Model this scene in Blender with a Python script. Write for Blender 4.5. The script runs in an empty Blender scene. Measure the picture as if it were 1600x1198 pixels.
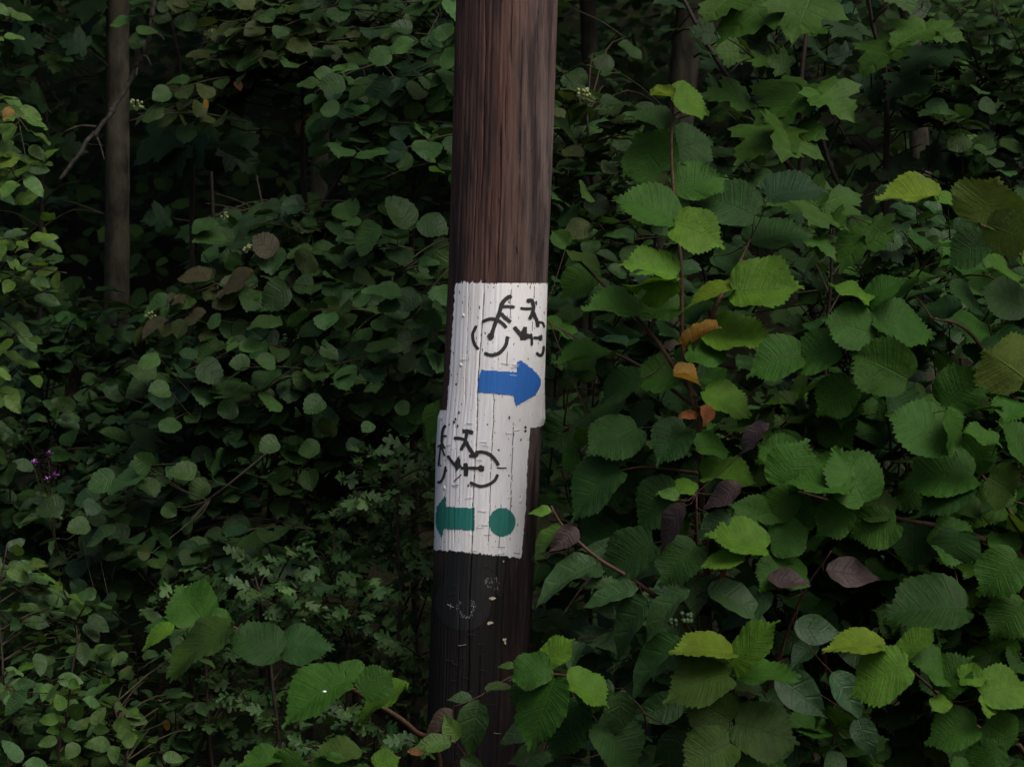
import bpy, math, random
import numpy as np
from mathutils import Vector, Matrix, noise as mn

random.seed(7); np.random.seed(7)
SC = bpy.context.scene
COL = SC.collection

# ------------------------------------------------------------------ camera, sky, sun, exposure
CAMZ, DIST, TANH = 1.6, 6.0, 0.2042          # eye height, metres to the pole, tan of half the horizontal angle
cam_d = bpy.data.cameras.new('camera'); cam = bpy.data.objects.new('camera', cam_d); COL.objects.link(cam)
cam.location = (0, -DIST, CAMZ); cam.rotation_euler = (math.radians(90), 0, 0)
cam_d.sensor_width = 36; cam_d.lens = 18 / TANH; cam_d.clip_start = 0.1; cam_d.clip_end = 400
cam_d.dof.use_dof = True; cam_d.dof.focus_distance = 5.85; cam_d.dof.aperture_fstop = 9.0
SC.camera = cam

SUN_EL, SUN_AZ = math.radians(50), math.radians(140)      # azimuth from +Y towards +X: behind the viewer, over the right shoulder
world = bpy.data.worlds.new('World'); SC.world = world; world.use_nodes = True
wn = world.node_tree; wn.nodes.clear()
sky = wn.nodes.new('ShaderNodeTexSky'); sky.sky_type = 'NISHITA'; sky.sun_disc = False
sky.sun_elevation = SUN_EL; sky.sun_rotation = SUN_AZ; sky.air_density = 0.7; sky.dust_density = 7.0; sky.ozone_density = 1.0
bg = wn.nodes.new('ShaderNodeBackground'); bg.inputs['Strength'].default_value = 0.1
wo = wn.nodes.new('ShaderNodeOutputWorld')
wn.links.new(sky.outputs[0], bg.inputs[0]); wn.links.new(bg.outputs[0], wo.inputs[0])
sl = bpy.data.lights.new('sun', 'SUN'); sl.energy = 1.5; sl.angle = math.radians(35); sl.color = (1.0, 0.975, 0.94)
sun = bpy.data.objects.new('sun', sl); COL.objects.link(sun)
sd = Vector((math.sin(SUN_AZ) * math.cos(SUN_EL), math.cos(SUN_AZ) * math.cos(SUN_EL), math.sin(SUN_EL)))
sun.rotation_euler = sd.to_track_quat('Z', 'Y').to_euler(); sun.location = (3, -4, 8)
SC.view_settings.view_transform = 'Standard'; SC.view_settings.look = 'None'
SC.view_settings.gamma = 1; SC.view_settings.use_curve_mapping = False
SC.view_settings.exposure = 0.45
SC.render.engine = 'CYCLES'
SC.cycles.max_bounces = 8; SC.cycles.diffuse_bounces = 5; SC.cycles.glossy_bounces = 2; SC.cycles.transmission_bounces = 3
SC.cycles.use_denoising = True

# ------------------------------------------------------------------ helpers
def P(px, py, d):
    """point at distance d in front of the viewer that stands at pixel (px, py) of the 1600 px photograph"""
    k = 2 * TANH * d / 1600
    return Vector(((px - 800) * k, d - DIST, CAMZ + (599 - py) * k))

def ground_z(x, y):
    s = max(0.0, y - 0.5)
    return 0.5 * s * s / (s + 0.6) + 0.06 * mn.noise(Vector((x * 0.7, y * 0.7, 3.1)))

def tag(o, label=None, cat=None, group=None, kind=None):
    if label: o['label'] = label
    if cat: o['category'] = cat
    if group: o['group'] = group
    if kind: o['kind'] = kind
    return o

def empty(name, loc, label, cat, group=None):
    o = bpy.data.objects.new(name, None); COL.objects.link(o); o.location = loc; o.empty_display_size = 0.1
    return tag(o, label, cat, group)

class MB:
    """collects vertices and faces of one mesh object"""
    def __init__(s): s.v = []; s.f = []; s.m = []; s.smooth = True
    def tube(s, pts, r0, r1, n=5, mi=0, cap=False):
        b = len(s.v); N = len(pts)
        for i, p in enumerate(pts):
            t = (pts[min(i + 1, N - 1)] - pts[max(i - 1, 0)])
            if t.length < 1e-7: t = Vector((0, 0, 1))
            t.normalize()
            a = t.cross(Vector((0.31, 0.9, 0.2))); 
            if a.length < 1e-3: a = t.cross(Vector((1, 0, 0)))
            a.normalize(); c = t.cross(a); r = r0 + (r1 - r0) * i / max(1, N - 1)
            for j in range(n):
                w = 2 * math.pi * j / n
                s.v.append(p + a * (math.cos(w) * r) + c * (math.sin(w) * r))
        for i in range(N - 1):
            for j in range(n):
                j2 = (j + 1) % n
                s.f.append((b + i * n + j, b + i * n + j2, b + (i + 1) * n + j2, b + (i + 1) * n + j)); s.m.append(mi)
        if cap or n > 3:
            s.f.append(tuple(b + j for j in reversed(range(n)))); s.m.append(mi)
            s.f.append(tuple(b + (N - 1) * n + j for j in range(n))); s.m.append(mi)
    def ball(s, c, r, n=6, mi=0, sq=1.0):
        b = len(s.v); rings = 4
        for i in range(1, rings):
            ph = math.pi * i / rings
            for j in range(n):
                w = 2 * math.pi * j / n
                s.v.append(c + Vector((r * math.sin(ph) * math.cos(w), r * math.sin(ph) * math.sin(w), sq * r * math.cos(ph))))
        top = len(s.v); s.v.append(c + Vector((0, 0, r * sq))); s.v.append(c - Vector((0, 0, r * sq)))
        for i in range(rings - 2):
            for j in range(n):
                j2 = (j + 1) % n
                s.f.append((b + i * n + j, b + (i + 1) * n + j, b + (i + 1) * n + j2, b + i * n + j2)); s.m.append(mi)
        for j in range(n):
            j2 = (j + 1) % n
            s.f.append((top, b + j, b + j2)); s.m.append(mi)
            s.f.append((top + 1, b + (rings - 2) * n + j2, b + (rings - 2) * n + j)); s.m.append(mi)
    def build(s, name, mats, parent=None, kind=None):
        off = parent.location if parent else Vector((0, 0, 0))
        if parent and parent.parent: off = off + parent.parent.location
        me = bpy.data.meshes.new(name)
        me.from_pydata([tuple(Vector(v) - off) for v in s.v], [], s.f)
        mats = mats if isinstance(mats, (list, tuple)) else [mats]
        for m in mats: me.materials.append(m)
        if len(mats) > 1: me.polygons.foreach_set('material_index', s.m)
        if s.smooth: me.polygons.foreach_set('use_smooth', [True] * len(me.polygons))
        me.update()
        o = bpy.data.objects.new(name, me); COL.objects.link(o)
        if parent: o.parent = parent
        if kind: o['kind'] = kind
        return o

def catmull(pts, n):
    """n points through pts"""
    pts = [Vector(p) for p in pts]; q = [pts[0] * 2 - pts[1]] + pts + [pts[-1] * 2 - pts[-2]]
    out = []; segs = len(pts) - 1
    for i in range(n):
        t = i / (n - 1) * segs; k = min(int(t), segs - 1); u = t - k
        a, b, c, d = q[k], q[k + 1], q[k + 2], q[k + 3]
        out.append(0.5 * ((2 * b) + (c - a) * u + (2 * a - 5 * b + 4 * c - d) * u * u + (3 * b - a - 3 * c + d) * u ** 3))
    return out

# ------------------------------------------------------------------ materials
def mat(name):
    m = bpy.data.materials.new(name); m.use_nodes = True
    nt = m.node_tree; nt.nodes.clear()
    out = nt.nodes.new('ShaderNodeOutputMaterial')
    return m, nt, out
class NT:
    def __init__(s, nt): s.nt = nt
    def n(s, typ, **kw):
        o = s.nt.nodes.new('ShaderNode' + typ)
        for k, v in kw.items(): setattr(o, k, v)
        return o
    def l(s, a, b): s.nt.links.new(a, b)
    def val(s, sock, v):
        if hasattr(v, 'is_output'): s.l(v, sock)
        else: sock.default_value = v
    def math(s, op, a, b=0.0, clamp=False):
        m = s.n('Math', operation=op, use_clamp=clamp); s.val(m.inputs[0], a); s.val(m.inputs[1], b); return m.outputs[0]
    def mix(s, f, a, b, typ='MIX'):
        m = s.n('Mix', data_type='RGBA', blend_type=typ); s.val(m.inputs[0], f); s.val(m.inputs[6], a); s.val(m.inputs[7], b); return m.outputs[2]
    def ramp(s, f, stops):
        r = s.n('ValToRGB'); e = r.color_ramp.elements
        while len(e) < len(stops): e.new(0.5)
        for x, (p, c) in zip(e, stops): x.position = p; x.color = (*c, 1) if len(c) == 3 else c
        s.val(r.inputs[0], f); return r.outputs[0]
    def noise(s, vec, scale, detail=4, rough=0.55, out=0):
        t = s.n('TexNoise'); t.inputs['Scale'].default_value = scale; t.inputs['Detail'].default_value = detail
        t.inputs['Roughness'].default_value = rough
        if vec is not None: s.l(vec, t.inputs['Vector'])
        return t.outputs[out]
    def mapping(s, vec, scale=(1, 1, 1), loc=(0, 0, 0)):
        m = s.n('Mapping'); m.inputs['Scale'].default_value = scale; m.inputs['Location'].default_value = loc
        s.l(vec, m.inputs['Vector']); return m.outputs[0]
    def bump(s, h, strength, dist):
        b = s.n('Bump'); b.inputs['Strength'].default_value = strength; b.inputs['Distance'].default_value = dist
        s.l(h, b.inputs['Height']); return b.outputs[0]

def g3(x): return (x, x, x)

def leaf_material(name, nveins, rough=0.5, trans=0.22, vein=0.55, spec=0.35, attr=False):
    m, nt, out = mat(name); T = NT(nt)
    oi = T.n('ObjectInfo'); tc = T.n('TexCoord'); geo = T.n('NewGeometry'); tint = oi.outputs['Color']
    if attr: tint = T.n('Attribute', attribute_name='tint').outputs['Color']
    uv = T.n('SeparateXYZ'); T.l(tc.outputs['UV'], uv.inputs[0])
    s = T.math('ABSOLUTE', T.math('MULTIPLY', T.math('SUBTRACT', uv.outputs[0], 0.5), 2.0)); t = uv.outputs[1]
    mid = T.math('SUBTRACT', 1.0, T.math('MULTIPLY', s, 22.0), True)
    fr = T.math('FRACT', T.math('MULTIPLY', t, float(nveins)))
    lat = T.math('SUBTRACT', 1.0, T.math('MULTIPLY', T.math('ABSOLUTE', T.math('SUBTRACT', fr, 0.5)), 9.0), True)
    lat = T.math('MULTIPLY', lat, T.math('SUBTRACT', 1.1, s, True))
    v = T.math('MAXIMUM', mid, T.math('MULTIPLY', lat, 0.75))
    vec = T.n('VectorMath', operation='ADD'); T.l(tc.outputs['Object'], vec.inputs[0])
    cx = T.n('CombineXYZ'); T.l(T.math('MULTIPLY', oi.outputs['Random'], 40.0), cx.inputs[0]); T.l(cx.outputs[0], vec.inputs[1])
    n1 = T.noise(vec.outputs[0], 3.0, 4); n2 = T.noise(vec.outputs[0], 14.0, 3)
    tone = T.ramp(T.math('ADD', T.math('MULTIPLY', n1, 0.7), T.math('MULTIPLY', n2, 0.3)), [(0.3, g3(0.72)), (0.7, g3(1.3))])
    base = T.mix(1.0, tint, tone, 'MULTIPLY')
    veinc = T.mix(1.0, T.mix(1.0, base, (1.9, 1.7, 1.9, 1), 'MULTIPLY'), (0.006, 0.008, 0.003, 1), 'ADD')
    base = T.mix(T.math('MULTIPLY', v, vein), base, veinc)
    sp = T.noise(vec.outputs[0], 9.0, 2); spot = T.math('MULTIPLY', T.math('SUBTRACT', sp, 0.70), 14.0, True)
    base = T.mix(T.math('MULTIPLY', spot, T.math('GREATER_THAN', oi.outputs['Random'], 0.5)), base, (0.07, 0.045, 0.02, 1))
    under = T.mix(1.0, T.mix(1.0, base, (1.25, 1.2, 1.35, 1), 'MULTIPLY'), (0.006, 0.008, 0.004, 1), 'ADD')
    base = T.mix(geo.outputs['Backfacing'], base, under)
    h = T.math('SUBTRACT', T.math('MULTIPLY', n2, 0.25), T.math('MULTIPLY', v, 0.45))
    b = T.bump(h, 0.3, 0.03)
    pr = T.n('BsdfPrincipled'); T.l(base, pr.inputs['Base Color']); pr.inputs['Roughness'].default_value = rough
    pr.inputs['Specular IOR Level'].default_value = spec; T.l(b, pr.inputs['Normal'])
    tr = T.n('BsdfTranslucent'); T.l(T.mix(1.0, base, (1.5, 1.5, 0.7, 1), 'MULTIPLY'), tr.inputs[0]); T.l(b, tr.inputs['Normal'])
    mx = T.n('MixShader'); mx.inputs[0].default_value = trans
    T.l(pr.outputs[0], mx.inputs[1]); T.l(tr.outputs[0], mx.inputs[2]); T.l(mx.outputs[0], out.inputs[0])
    return m

def simple_material(name, c1, c2, scale=20, rough=0.8, stretch=(1, 1, 1), bump=0.3, dist=0.004, spec=0.2):
    m, nt, out = mat(name); T = NT(nt); tc = T.n('TexCoord')
    vec = T.mapping(tc.outputs['Object'], stretch)
    n = T.noise(vec, scale, 6, 0.65)
    pr = T.n('BsdfPrincipled'); T.l(T.ramp(n, [(0.32, c1), (0.68, c2)]), pr.inputs['Base Color'])
    pr.inputs['Roughness'].default_value = rough; pr.inputs['Specular IOR Level'].default_value = spec
    if bump: T.l(T.bump(n, bump, dist), pr.inputs['Normal'])
    T.l(pr.outputs[0], out.inputs[0]); return m

M = {}
M['hazel'] = leaf_material('hazel_leaf', 9, 0.6, 0.3, vein=0.16, spec=0.12)
M['aspen'] = leaf_material('aspen_leaf', 5, 0.5, 0.18, vein=0.22, spec=0.16)
M['maple'] = leaf_material('maple_leaf', 5, 0.55, 0.2, vein=0.25, spec=0.12)
M['hawthorn'] = leaf_material('hawthorn_leaf', 4, 0.5, 0.15, vein=0.3, spec=0.2)
M['dogwood'] = leaf_material('dogwood_leaf', 5, 0.55, 0.18, vein=0.35, spec=0.2)
M['ovate'] = leaf_material('ovate_leaf', 5, 0.5, 0.2, vein=0.3, spec=0.2)
M2 = dict(dogwood=leaf_material('dogwood_leaves', 5, 0.55, 0.18, vein=0.35, spec=0.2, attr=True), maple=leaf_material('maple_leaves', 5, 0.55, 0.2, vein=0.25, spec=0.12, attr=True), hazel=leaf_material('hazel_leaves', 9, 0.6, 0.3, vein=0.16, spec=0.12, attr=True), aspen=leaf_material('aspen_leaves', 5, 0.5, 0.18, vein=0.22, spec=0.16, attr=True),
          hawthorn=leaf_material('hawthorn_leaves', 4, 0.5, 0.15, vein=0.3, spec=0.2, attr=True), ovate=leaf_material('ovate_leaves', 5, 0.5, 0.2, vein=0.3, spec=0.2, attr=True))
M['mass'] = leaf_material('undergrowth_leaf', 4, 0.7, 0.15, vein=0.0, spec=0.05)
M['stem'] = simple_material('stem_bark', (0.0110, 0.0077, 0.0055), (0.0303, 0.0220, 0.0165), 60, 0.7)
M['stem_brown'] = simple_material('reddish_stem_bark', (0.0275, 0.0149, 0.0088), (0.0605, 0.0330, 0.0187), 60, 0.65)
M['stem_green'] = simple_material('green_twig_bark', (0.0165, 0.0165, 0.0072), (0.0358, 0.0303, 0.0154), 50, 0.6)
M['stem_pink'] = simple_material('pinkish_twig_bark', (0.0330, 0.0143, 0.0121), (0.0605, 0.0275, 0.0209), 50, 0.55)
M['stem_red'] = simple_material('brown_shoot_bark', (0.036, 0.019, 0.011), (0.078, 0.042, 0.024), 60, 0.65)
M['bark'] = simple_material('trunk_bark', (0.004, 0.0045, 0.0025), (0.048, 0.043, 0.028), 20, 0.9, (1, 1, 0.45), 0.8, 0.01)
M['dead'] = simple_material('lichened_dead_wood', (0.014, 0.012, 0.01), (0.065, 0.06, 0.05), 45, 0.9)
M['berry'] = simple_material('pale_green_berry', (0.12, 0.15, 0.06), (0.2, 0.24, 0.1), 30, 0.4, bump=0)
M['berry_green'] = simple_material('green_berry', (0.035, 0.07, 0.03), (0.06, 0.1, 0.045), 30, 0.4, bump=0)
M['petal'] = simple_material('purple_petal', (0.22, 0.07, 0.26), (0.36, 0.15, 0.4), 40, 0.6, bump=0)

# ------------------------------------------------------------------ ground (the bank behind the pole is invented, shaped to keep the back dark)
def ground():
    mb = MB(); xs = [-60, -40, -25, -15, -9] + [i * 0.4 - 6 for i in range(31)] + [9, 15, 25, 40, 60]
    ys = [-60, -40, -25, -15, -10, -7] + [i * 0.35 - 5 for i in range(58)] + [18, 24, 34, 48, 60]
    for y in ys:
        for x in xs: mb.v.append(Vector((x, y, ground_z(x, y))))
    W = len(xs)
    for j in range(len(ys) - 1):
        for i in range(W - 1): mb.f.append((j * W + i, j * W + i + 1, (j + 1) * W + i + 1, (j + 1) * W + i)); mb.m.append(0)
    m, nt, out = mat('leaf_litter_soil'); T = NT(nt); tc = T.n('TexCoord')
    a = T.noise(tc.outputs['Object'], 1.3, 6, 0.6); b = T.noise(tc.outputs['Object'], 28, 5, 0.7)
    c = T.mix(a, T.ramp(b, [(0.3, (0.007, 0.005, 0.004)), (0.7, (0.022, 0.016, 0.011))]), T.ramp(b, [(0.3, (0.006, 0.01, 0.004)), (0.7, (0.014, 0.022, 0.008))]))
    pr = T.n('BsdfPrincipled'); T.l(c, pr.inputs['Base Color']); pr.inputs['Roughness'].default_value = 0.95; pr.inputs['Specular IOR Level'].default_value = 0.05
    T.l(T.bump(b, 0.8, 0.04), pr.inputs['Normal']); T.l(pr.outputs[0], out.inputs[0])
    o = mb.build('ground', m); o['kind'] = 'structure'
ground()

# ------------------------------------------------------------------ leaf meshes
def outline(pts, n):
    """resample a half outline of (x, y, mid) control points to n+1 rows, smooth"""
    return catmull([Vector(p) for p in pts], n + 1)
SHAPES = {
 'hazel': dict(pts=[(0, 0, 0), (.19, -.06, .012), (.37, .03, .04), (.46, .2, .1), (.52, .42, .2), (.535, .6, .33), (.44, .78, .5), (.27, .88, .68), (.12, .95, .84), (0, 1.1, 1)], rows=36, cols=3, tooth=.029, nv=9, cor=.005),
 'aspen': dict(pts=[(0, 0, 0), (.2, .0, .02), (.4, .12, .07), (.5, .36, .17), (.46, .6, .34), (.32, .8, .55), (.15, .93, .78), (0, 1.0, 1)], rows=18, cols=2, tooth=.022, nv=5, cor=.004),
 'dogwood': dict(pts=[(0, 0, 0), (.14, .05, .03), (.26, .2, .1), (.31, .4, .23), (.27, .6, .4), (.16, .8, .6), (.06, .94, .82), (0, 1.07, 1)], rows=16, cols=2, tooth=0, nv=5, cor=.008),
 'ovate': dict(pts=[(0, 0, 0), (.17, .07, .06), (.28, .27, .2), (.29, .5, .4), (.21, .73, .62), (.1, .9, .82), (0, 1.0, 1)], rows=12, cols=2, tooth=.006, nv=5, cor=.006),
 'maple': dict(line=True, pts=[(0, .0, 0), (.1, -.07, .02), (.26, -.1, .05), (.36, -.03, .07), (.5, .0, .09), (.44, .08, .12), (.4, .15, .15), (.42, .19, .18), (.52, .24, .21), (.58, .34, .24), (.62, .4, .27), (.7, .5, .3), (.6, .53, .33), (.54, .59, .36), (.42, .57, .39), (.29, .54, .43), (.31, .63, .5), (.34, .73, .57), (.26, .77, .63), (.22, .86, .7), (.1, .9, .82), (0, 1.06, 1)], cols=2, tooth=.012, nv=3, cor=.0),
 'hawthorn': dict(line=True, pts=[(.012, 0, 0), (.05, .16, .1), (.2, .28, .16), (.31, .36, .2), (.33, .46, .25), (.22, .45, .3), (.12, .44, .36), (.14, .52, .44), (.3, .64, .5), (.34, .73, .55), (.28, .8, .6), (.14, .74, .68), (.15, .86, .78), (.1, .97, .9), (0, 1.0, 1)], cols=1, tooth=.0, nv=3, cor=.0),
}
def make_leaf(sp, var, seed):
    S = SHAPES[sp]; rnd = random.Random(seed)
    if S.get('line'): rows = [Vector(p) for p in S['pts']]
    else: rows = outline(S['pts'], S['rows'])
    nt = len(rows) - 1; ns = S['cols']; fold = rnd.uniform(.02, .38); droop = rnd.uniform(.02, .32); wave = rnd.uniform(.01, .05)
    ph = rnd.uniform(0, 6.28); side = rnd.uniform(-.12, .12); lop = rnd.uniform(.93, 1.07)
    if sp == 'hazel': fold = rnd.uniform(.05, .5); droop = rnd.uniform(.08, .55); wave = rnd.uniform(.02, .07); side = rnd.uniform(-.2, .2)
    if sp == 'maple': droop = rnd.uniform(.2, .7)
    if sp == 'dogwood': fold = rnd.uniform(.1, .5); droop = rnd.uniform(.2, .7)
    if var == 'folded': fold = 1.1; droop = .25
    if var == 'rolled': fold = .5; droop = .2
    vs = []; uvs = []; fs = []
    def put(sgn, s, i):
        r = rows[i]; x = r.x * s; y = r.z + (r.y - r.z) * s
        if s == 1 and S['tooth']:
            k = S['tooth'] * (1 if i % 2 else -0.6) * (0.3 + 1.3 * rnd.random()) * min(1, 4 * i / nt) * (1 if i < nt else 0)
            x += k * .8; y += k * (0.5 + .5 * (1 if i % 2 else 0))
        if sgn > 0: x *= lop
        z = fold * x * (1 - .3 * x) - droop * y * y * .6 + S['cor'] * math.sin(2 * math.pi * (S['nv'] * i / nt) - 1.57) * s * 2
        z += wave * math.sin(ph + 9 * y + sgn * 1.7) * s * s
        if var == 'rolled' and sgn * s > .3: z += (s - .3) * .35; x *= 1 - (s - .3) * .7
        vs.append(Vector((sgn * x + side * y * y, y, z))); uvs.append((.5 + .5 * sgn * s, i / nt))
    for i in range(nt + 1):
        for j in range(-ns, ns + 1): put(-1 if j < 0 else 1, abs(j) / ns, i)
    W = 2 * ns + 1; hole = set()
    if var == 'bitten':
        for _ in range(2):
            hi, hj = rnd.randint(nt // 4, nt - 6), rnd.choice([0, 1, W - 2, W - 3])
            for a in range(rnd.randint(2, 4)):
                for c in range(2): hole.add((hi + a, min(W - 2, hj + c)))
    for i in range(nt):
        for j in range(W - 1):
            if (i, j) not in hole: fs.append((i * W + j, i * W + j + 1, (i + 1) * W + j + 1, (i + 1) * W + j))
    me = bpy.data.meshes.new(sp + '_leaf'); me.from_pydata([tuple(v) for v in vs], [], fs)
    ul = me.uv_layers.new(name='UVMap')
    li = np.zeros(len(me.loops), dtype=np.int32); me.loops.foreach_get('vertex_index', li)
    ul.data.foreach_set('uv', np.array(uvs, dtype=np.float32)[li].ravel())
    me.materials.append(M[sp]); me.polygons.foreach_set('use_smooth', [True] * len(me.polygons)); me.update()
    return me
LEAVES = {sp: [make_leaf(sp, None, hash_ + 31 * k) for k in range(14)] for sp, hash_ in (('hazel', 1), ('aspen', 2), ('dogwood', 3), ('ovate', 4), ('maple', 5), ('hawthorn', 6))}
SPECIAL = {(sp, v): [make_leaf(sp, v, 900 + k) for k in range(3)] for sp in ('hazel', 'dogwood') for v in ('folded', 'rolled')}
SPECIAL[('hazel', 'bitten')] = [make_leaf('hazel', 'bitten', 401)]
ASPECT = dict(hazel=1.0, aspen=1.0, dogwood=.62, ovate=.58, maple=1.4, hawthorn=.68)

# leaf colours (albedo); aspen_pale has the brightness of lit leaves put in
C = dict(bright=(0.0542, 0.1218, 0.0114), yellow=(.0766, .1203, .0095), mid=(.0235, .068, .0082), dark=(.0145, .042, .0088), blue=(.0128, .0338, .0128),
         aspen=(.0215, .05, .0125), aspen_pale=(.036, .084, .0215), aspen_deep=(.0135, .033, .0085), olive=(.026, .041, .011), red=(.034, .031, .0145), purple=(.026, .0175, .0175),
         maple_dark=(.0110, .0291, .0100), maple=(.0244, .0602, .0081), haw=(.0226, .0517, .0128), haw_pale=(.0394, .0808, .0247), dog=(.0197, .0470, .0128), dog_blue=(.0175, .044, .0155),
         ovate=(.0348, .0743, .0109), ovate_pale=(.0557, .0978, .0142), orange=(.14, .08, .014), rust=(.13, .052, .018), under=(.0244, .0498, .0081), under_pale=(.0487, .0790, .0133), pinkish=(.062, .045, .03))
def jit(c, a=.22):
    f = 1 + random.uniform(-a, a) * 1.3; h = random.uniform(-a, a) * .6
    return (c[0] * f * (1 + h), c[1] * f, c[2] * f * (1 - h), 1)

GAPS = [(70, 728, 48, 38), (425, 215, 52, 95), (310, 305, 120, 30), (122, 310, 36, 150), (120, 130, 30, 40), (500, 300, 50, 22), (235, 420, 36, 40), (630, 290, 50, 22), (1400, 240, 80, 42), (930, 62, 60, 50), (1010, 110, 50, 40), (905, 620, 40, 45), (560, 610, 26, 20), (390, 720, 40, 16), (1330, 190, 40, 20), (1240, 470, 34, 30), (400, 790, 60, 16), (110, 600, 40, 26)]
class Plant:
    def __init__(s, name, label, cat, base, group=None, stem_mat='stem', twig_mat='stem_green'):
        x, y = base; s.loc = Vector((x, y, ground_z(x, y)))
        s.root = empty(name, s.loc, label, cat, group); s.stems = []; s.samples = []; s.tw = MB(); s.n = 0
        s.sm, s.tm = M[stem_mat], M[twig_mat]
    def stem(s, pts, r0, r1, name='stem', n=7, m=None, grow=True):
        """pts in world; grow=True starts it at the plant's base"""
        q = ([s.loc - Vector((0, 0, .03))] if grow else []) + [Vector(p) for p in pts]
        c = catmull(q, max(8, 6 * len(q)))
        for i, p in enumerate(c): p += Vector((mn.noise(p * 5), mn.noise(p * 5 + Vector((9, 0, 0))), 0)) * .012
        mb = MB(); mb.tube(c, r0, r1, n); mb.build(name, m or s.sm, s.root); s.samples += c
        return c
    def branch_to(s, q, r=.004):
        """a thin branch from the nearest lower stem point to q; the sampled points"""
        best = min(s.samples, key=lambda p: (p - q).length + max(0, p.z - q.z) * 1.5)
        m = (best + q) / 2 + Vector((0, 0, .1 * (best - q).length))
        c = catmull([best, m, q], 7); s.tw.tube(c, r, r * .7, 4); return c
    def leaf(s, sp, pos, axis, normal, L, col, wid=1.0, mesh=None):
        a = axis.normalized(); z = normal - a * normal.dot(a)
        if z.length < 1e-4: z = a.orthogonal()
        z.normalize(); x = a.cross(z)
        R = Matrix((x * L * wid, a * L, z * L)).transposed().to_4x4(); R.translation = pos - s.loc
        o = bpy.data.objects.new('leaf', mesh or random.choice(LEAVES[sp])); COL.objects.link(o)
        o.parent = s.root; o.matrix_local = R; o.color = col; s.n += 1
        return o
    def hero(s, sp, bx, by, tx, ty, w, d, col='mid', dd=None, flip=False, var=None, up=1, pet=True):
        """one leaf given by where its blade's base and tip and its visible width are seen"""
        if dd is None: dd = random.uniform(-.04, .03)
        if sp == 'hazel' and w > 30 and col not in ('orange', 'rust'): mx, my = (bx + tx) / 2, (by + ty) / 2; bx, by, tx, ty, w = mx + (bx - mx) * 1.02, my + (by - my) * 1.02, mx + (tx - mx) * 1.06, my + (ty - my) * 1.06, w * 1.09
        a0, a1 = P(bx, by, d), P(tx, ty, d + dd); ax = a1 - a0; L = ax.length; k = 2 * TANH * d / 1600
        full = ASPECT[sp] * L; cr = min(1.0, w * k / full); wid = max(1.0, w * k / full)
        n0 = Vector((0, -1, 0)) - ax.normalized() * ax.normalized().dot(Vector((0, -1, 0))); n0.normalize()
        sd_ = ax.normalized().cross(n0)
        if sd_.z * up < 0: sd_ = -sd_
        nn = n0 * cr + sd_ * math.sqrt(max(0, 1 - cr * cr)) * (1 if not flip else -1)
        if flip: nn = -nn
        mesh = random.choice(SPECIAL[(sp, var)]) if var else None
        o = s.leaf(sp, a0, ax, nn, L, jit(C[col], .1), min(wid, 1.5), mesh)
        if pet and s.samples:
            q = min(s.samples, key=lambda p: (p - a0).length)
            if (q - a0).length < .35: s.tw.tube(catmull([q, (q + a0) / 2 - Vector((0, 0, .01)), a0 + ax * .02], 5), .0016, .0011, 3)
        return o
    def clear(s, b):
        d = b.y + DIST; k = 2 * TANH * d / 1600; px = 800 + b.x / k; py = 599 - (b.z - CAMZ) / k
        for gx, gy, rx, ry in GAPS:                          # openings into the dark wood
            if d > 5.9 and ((px - gx) / rx) ** 2 + ((py - gy) / ry) ** 2 < 1 and random.random() < .68: return False
        if d < 8.4 and 158 < px < 207 and 20 < py < 440: return False
        return not (d < 6.12 and 625 < px < 895 - .03 * max(0, py - 400) and py < 1100)
    def twig(s, E, ang, Lpx, d, sp, nl, size, cols, face=(0, -.6, .75), jitter=.35, opposite=False, lift=.05, back=.16, r=.003, connect=True, dens=1):
        """a leafy twig whose tip is seen at pixel E and that runs at angle ang (degrees, 0 = right, 90 = up)"""
        if not s.clear(P(E[0], E[1], d)): return
        k = 2 * TANH * d / 1600; w = math.radians(ang); dv = Vector((math.cos(w), 0, math.sin(w)))
        e = P(E[0], E[1], d); st = e - dv * (Lpx * k) + Vector((0, back, 0)); md = (st + e) / 2 + Vector((0, 0, lift * Lpx * k))
        c = catmull([st, md, e], 12); s.tw.tube(c, r, r * .45, 4)
        if connect and s.samples: s.branch_to(st, r * .9)
        nodes = max(1, nl // 2) if opposite else nl
        for i in range(nodes):
            t = .2 + .8 * (i + random.uniform(-.2, .2)) / max(1, nodes - 1) if nodes > 1 else 1
            q = c[max(0, min(11, int(t * 11)))]; tan = (c[min(11, int(t * 11) + 1)] - c[max(0, int(t * 11) - 1)]).normalized()
            perp = Vector((0, -.25, 1)).cross(tan).normalized() if abs(tan.z) < .9 else Vector((1, 0, 0))
            for sg in ((1, -1) if opposite else ((1 if i % 2 else -1),)):
                last = i == nodes - 1 and sg == 1
                rv = Vector((random.gauss(0, 1), random.gauss(0, 1), random.gauss(0, 1)))
                side = perp * sg + Vector((0, 0, random.uniform(-.6, .5)))
                ax = tan * (1.2 if last else .55) + side * (.1 if last else .8) + Vector((0, -.15, -.28)) + rv * .22
                L = random.uniform(*size) * k * (.75 if last else 1)
                pl = L * random.uniform(.2, .5); pd = (tan * .6 + side * .7 + rv * .15).normalized(); b = q + pd * pl
                if not (s.clear(b) and s.clear(b + ax.normalized() * L)): continue
                s.tw.tube([q, q + pd * pl * .55 + Vector((0, 0, .003)), b + ax.normalized() * L * .03], .0012, .0008, 3)
                s.leaf(sp, b, ax, Vector(face) + rv.cross(ax).normalized() * jitter + Vector((random.gauss(0, jitter * .6), random.gauss(0, jitter * .5), random.gauss(0, jitter * .4))), L, jit(C[random.choice(cols)]))
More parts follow.
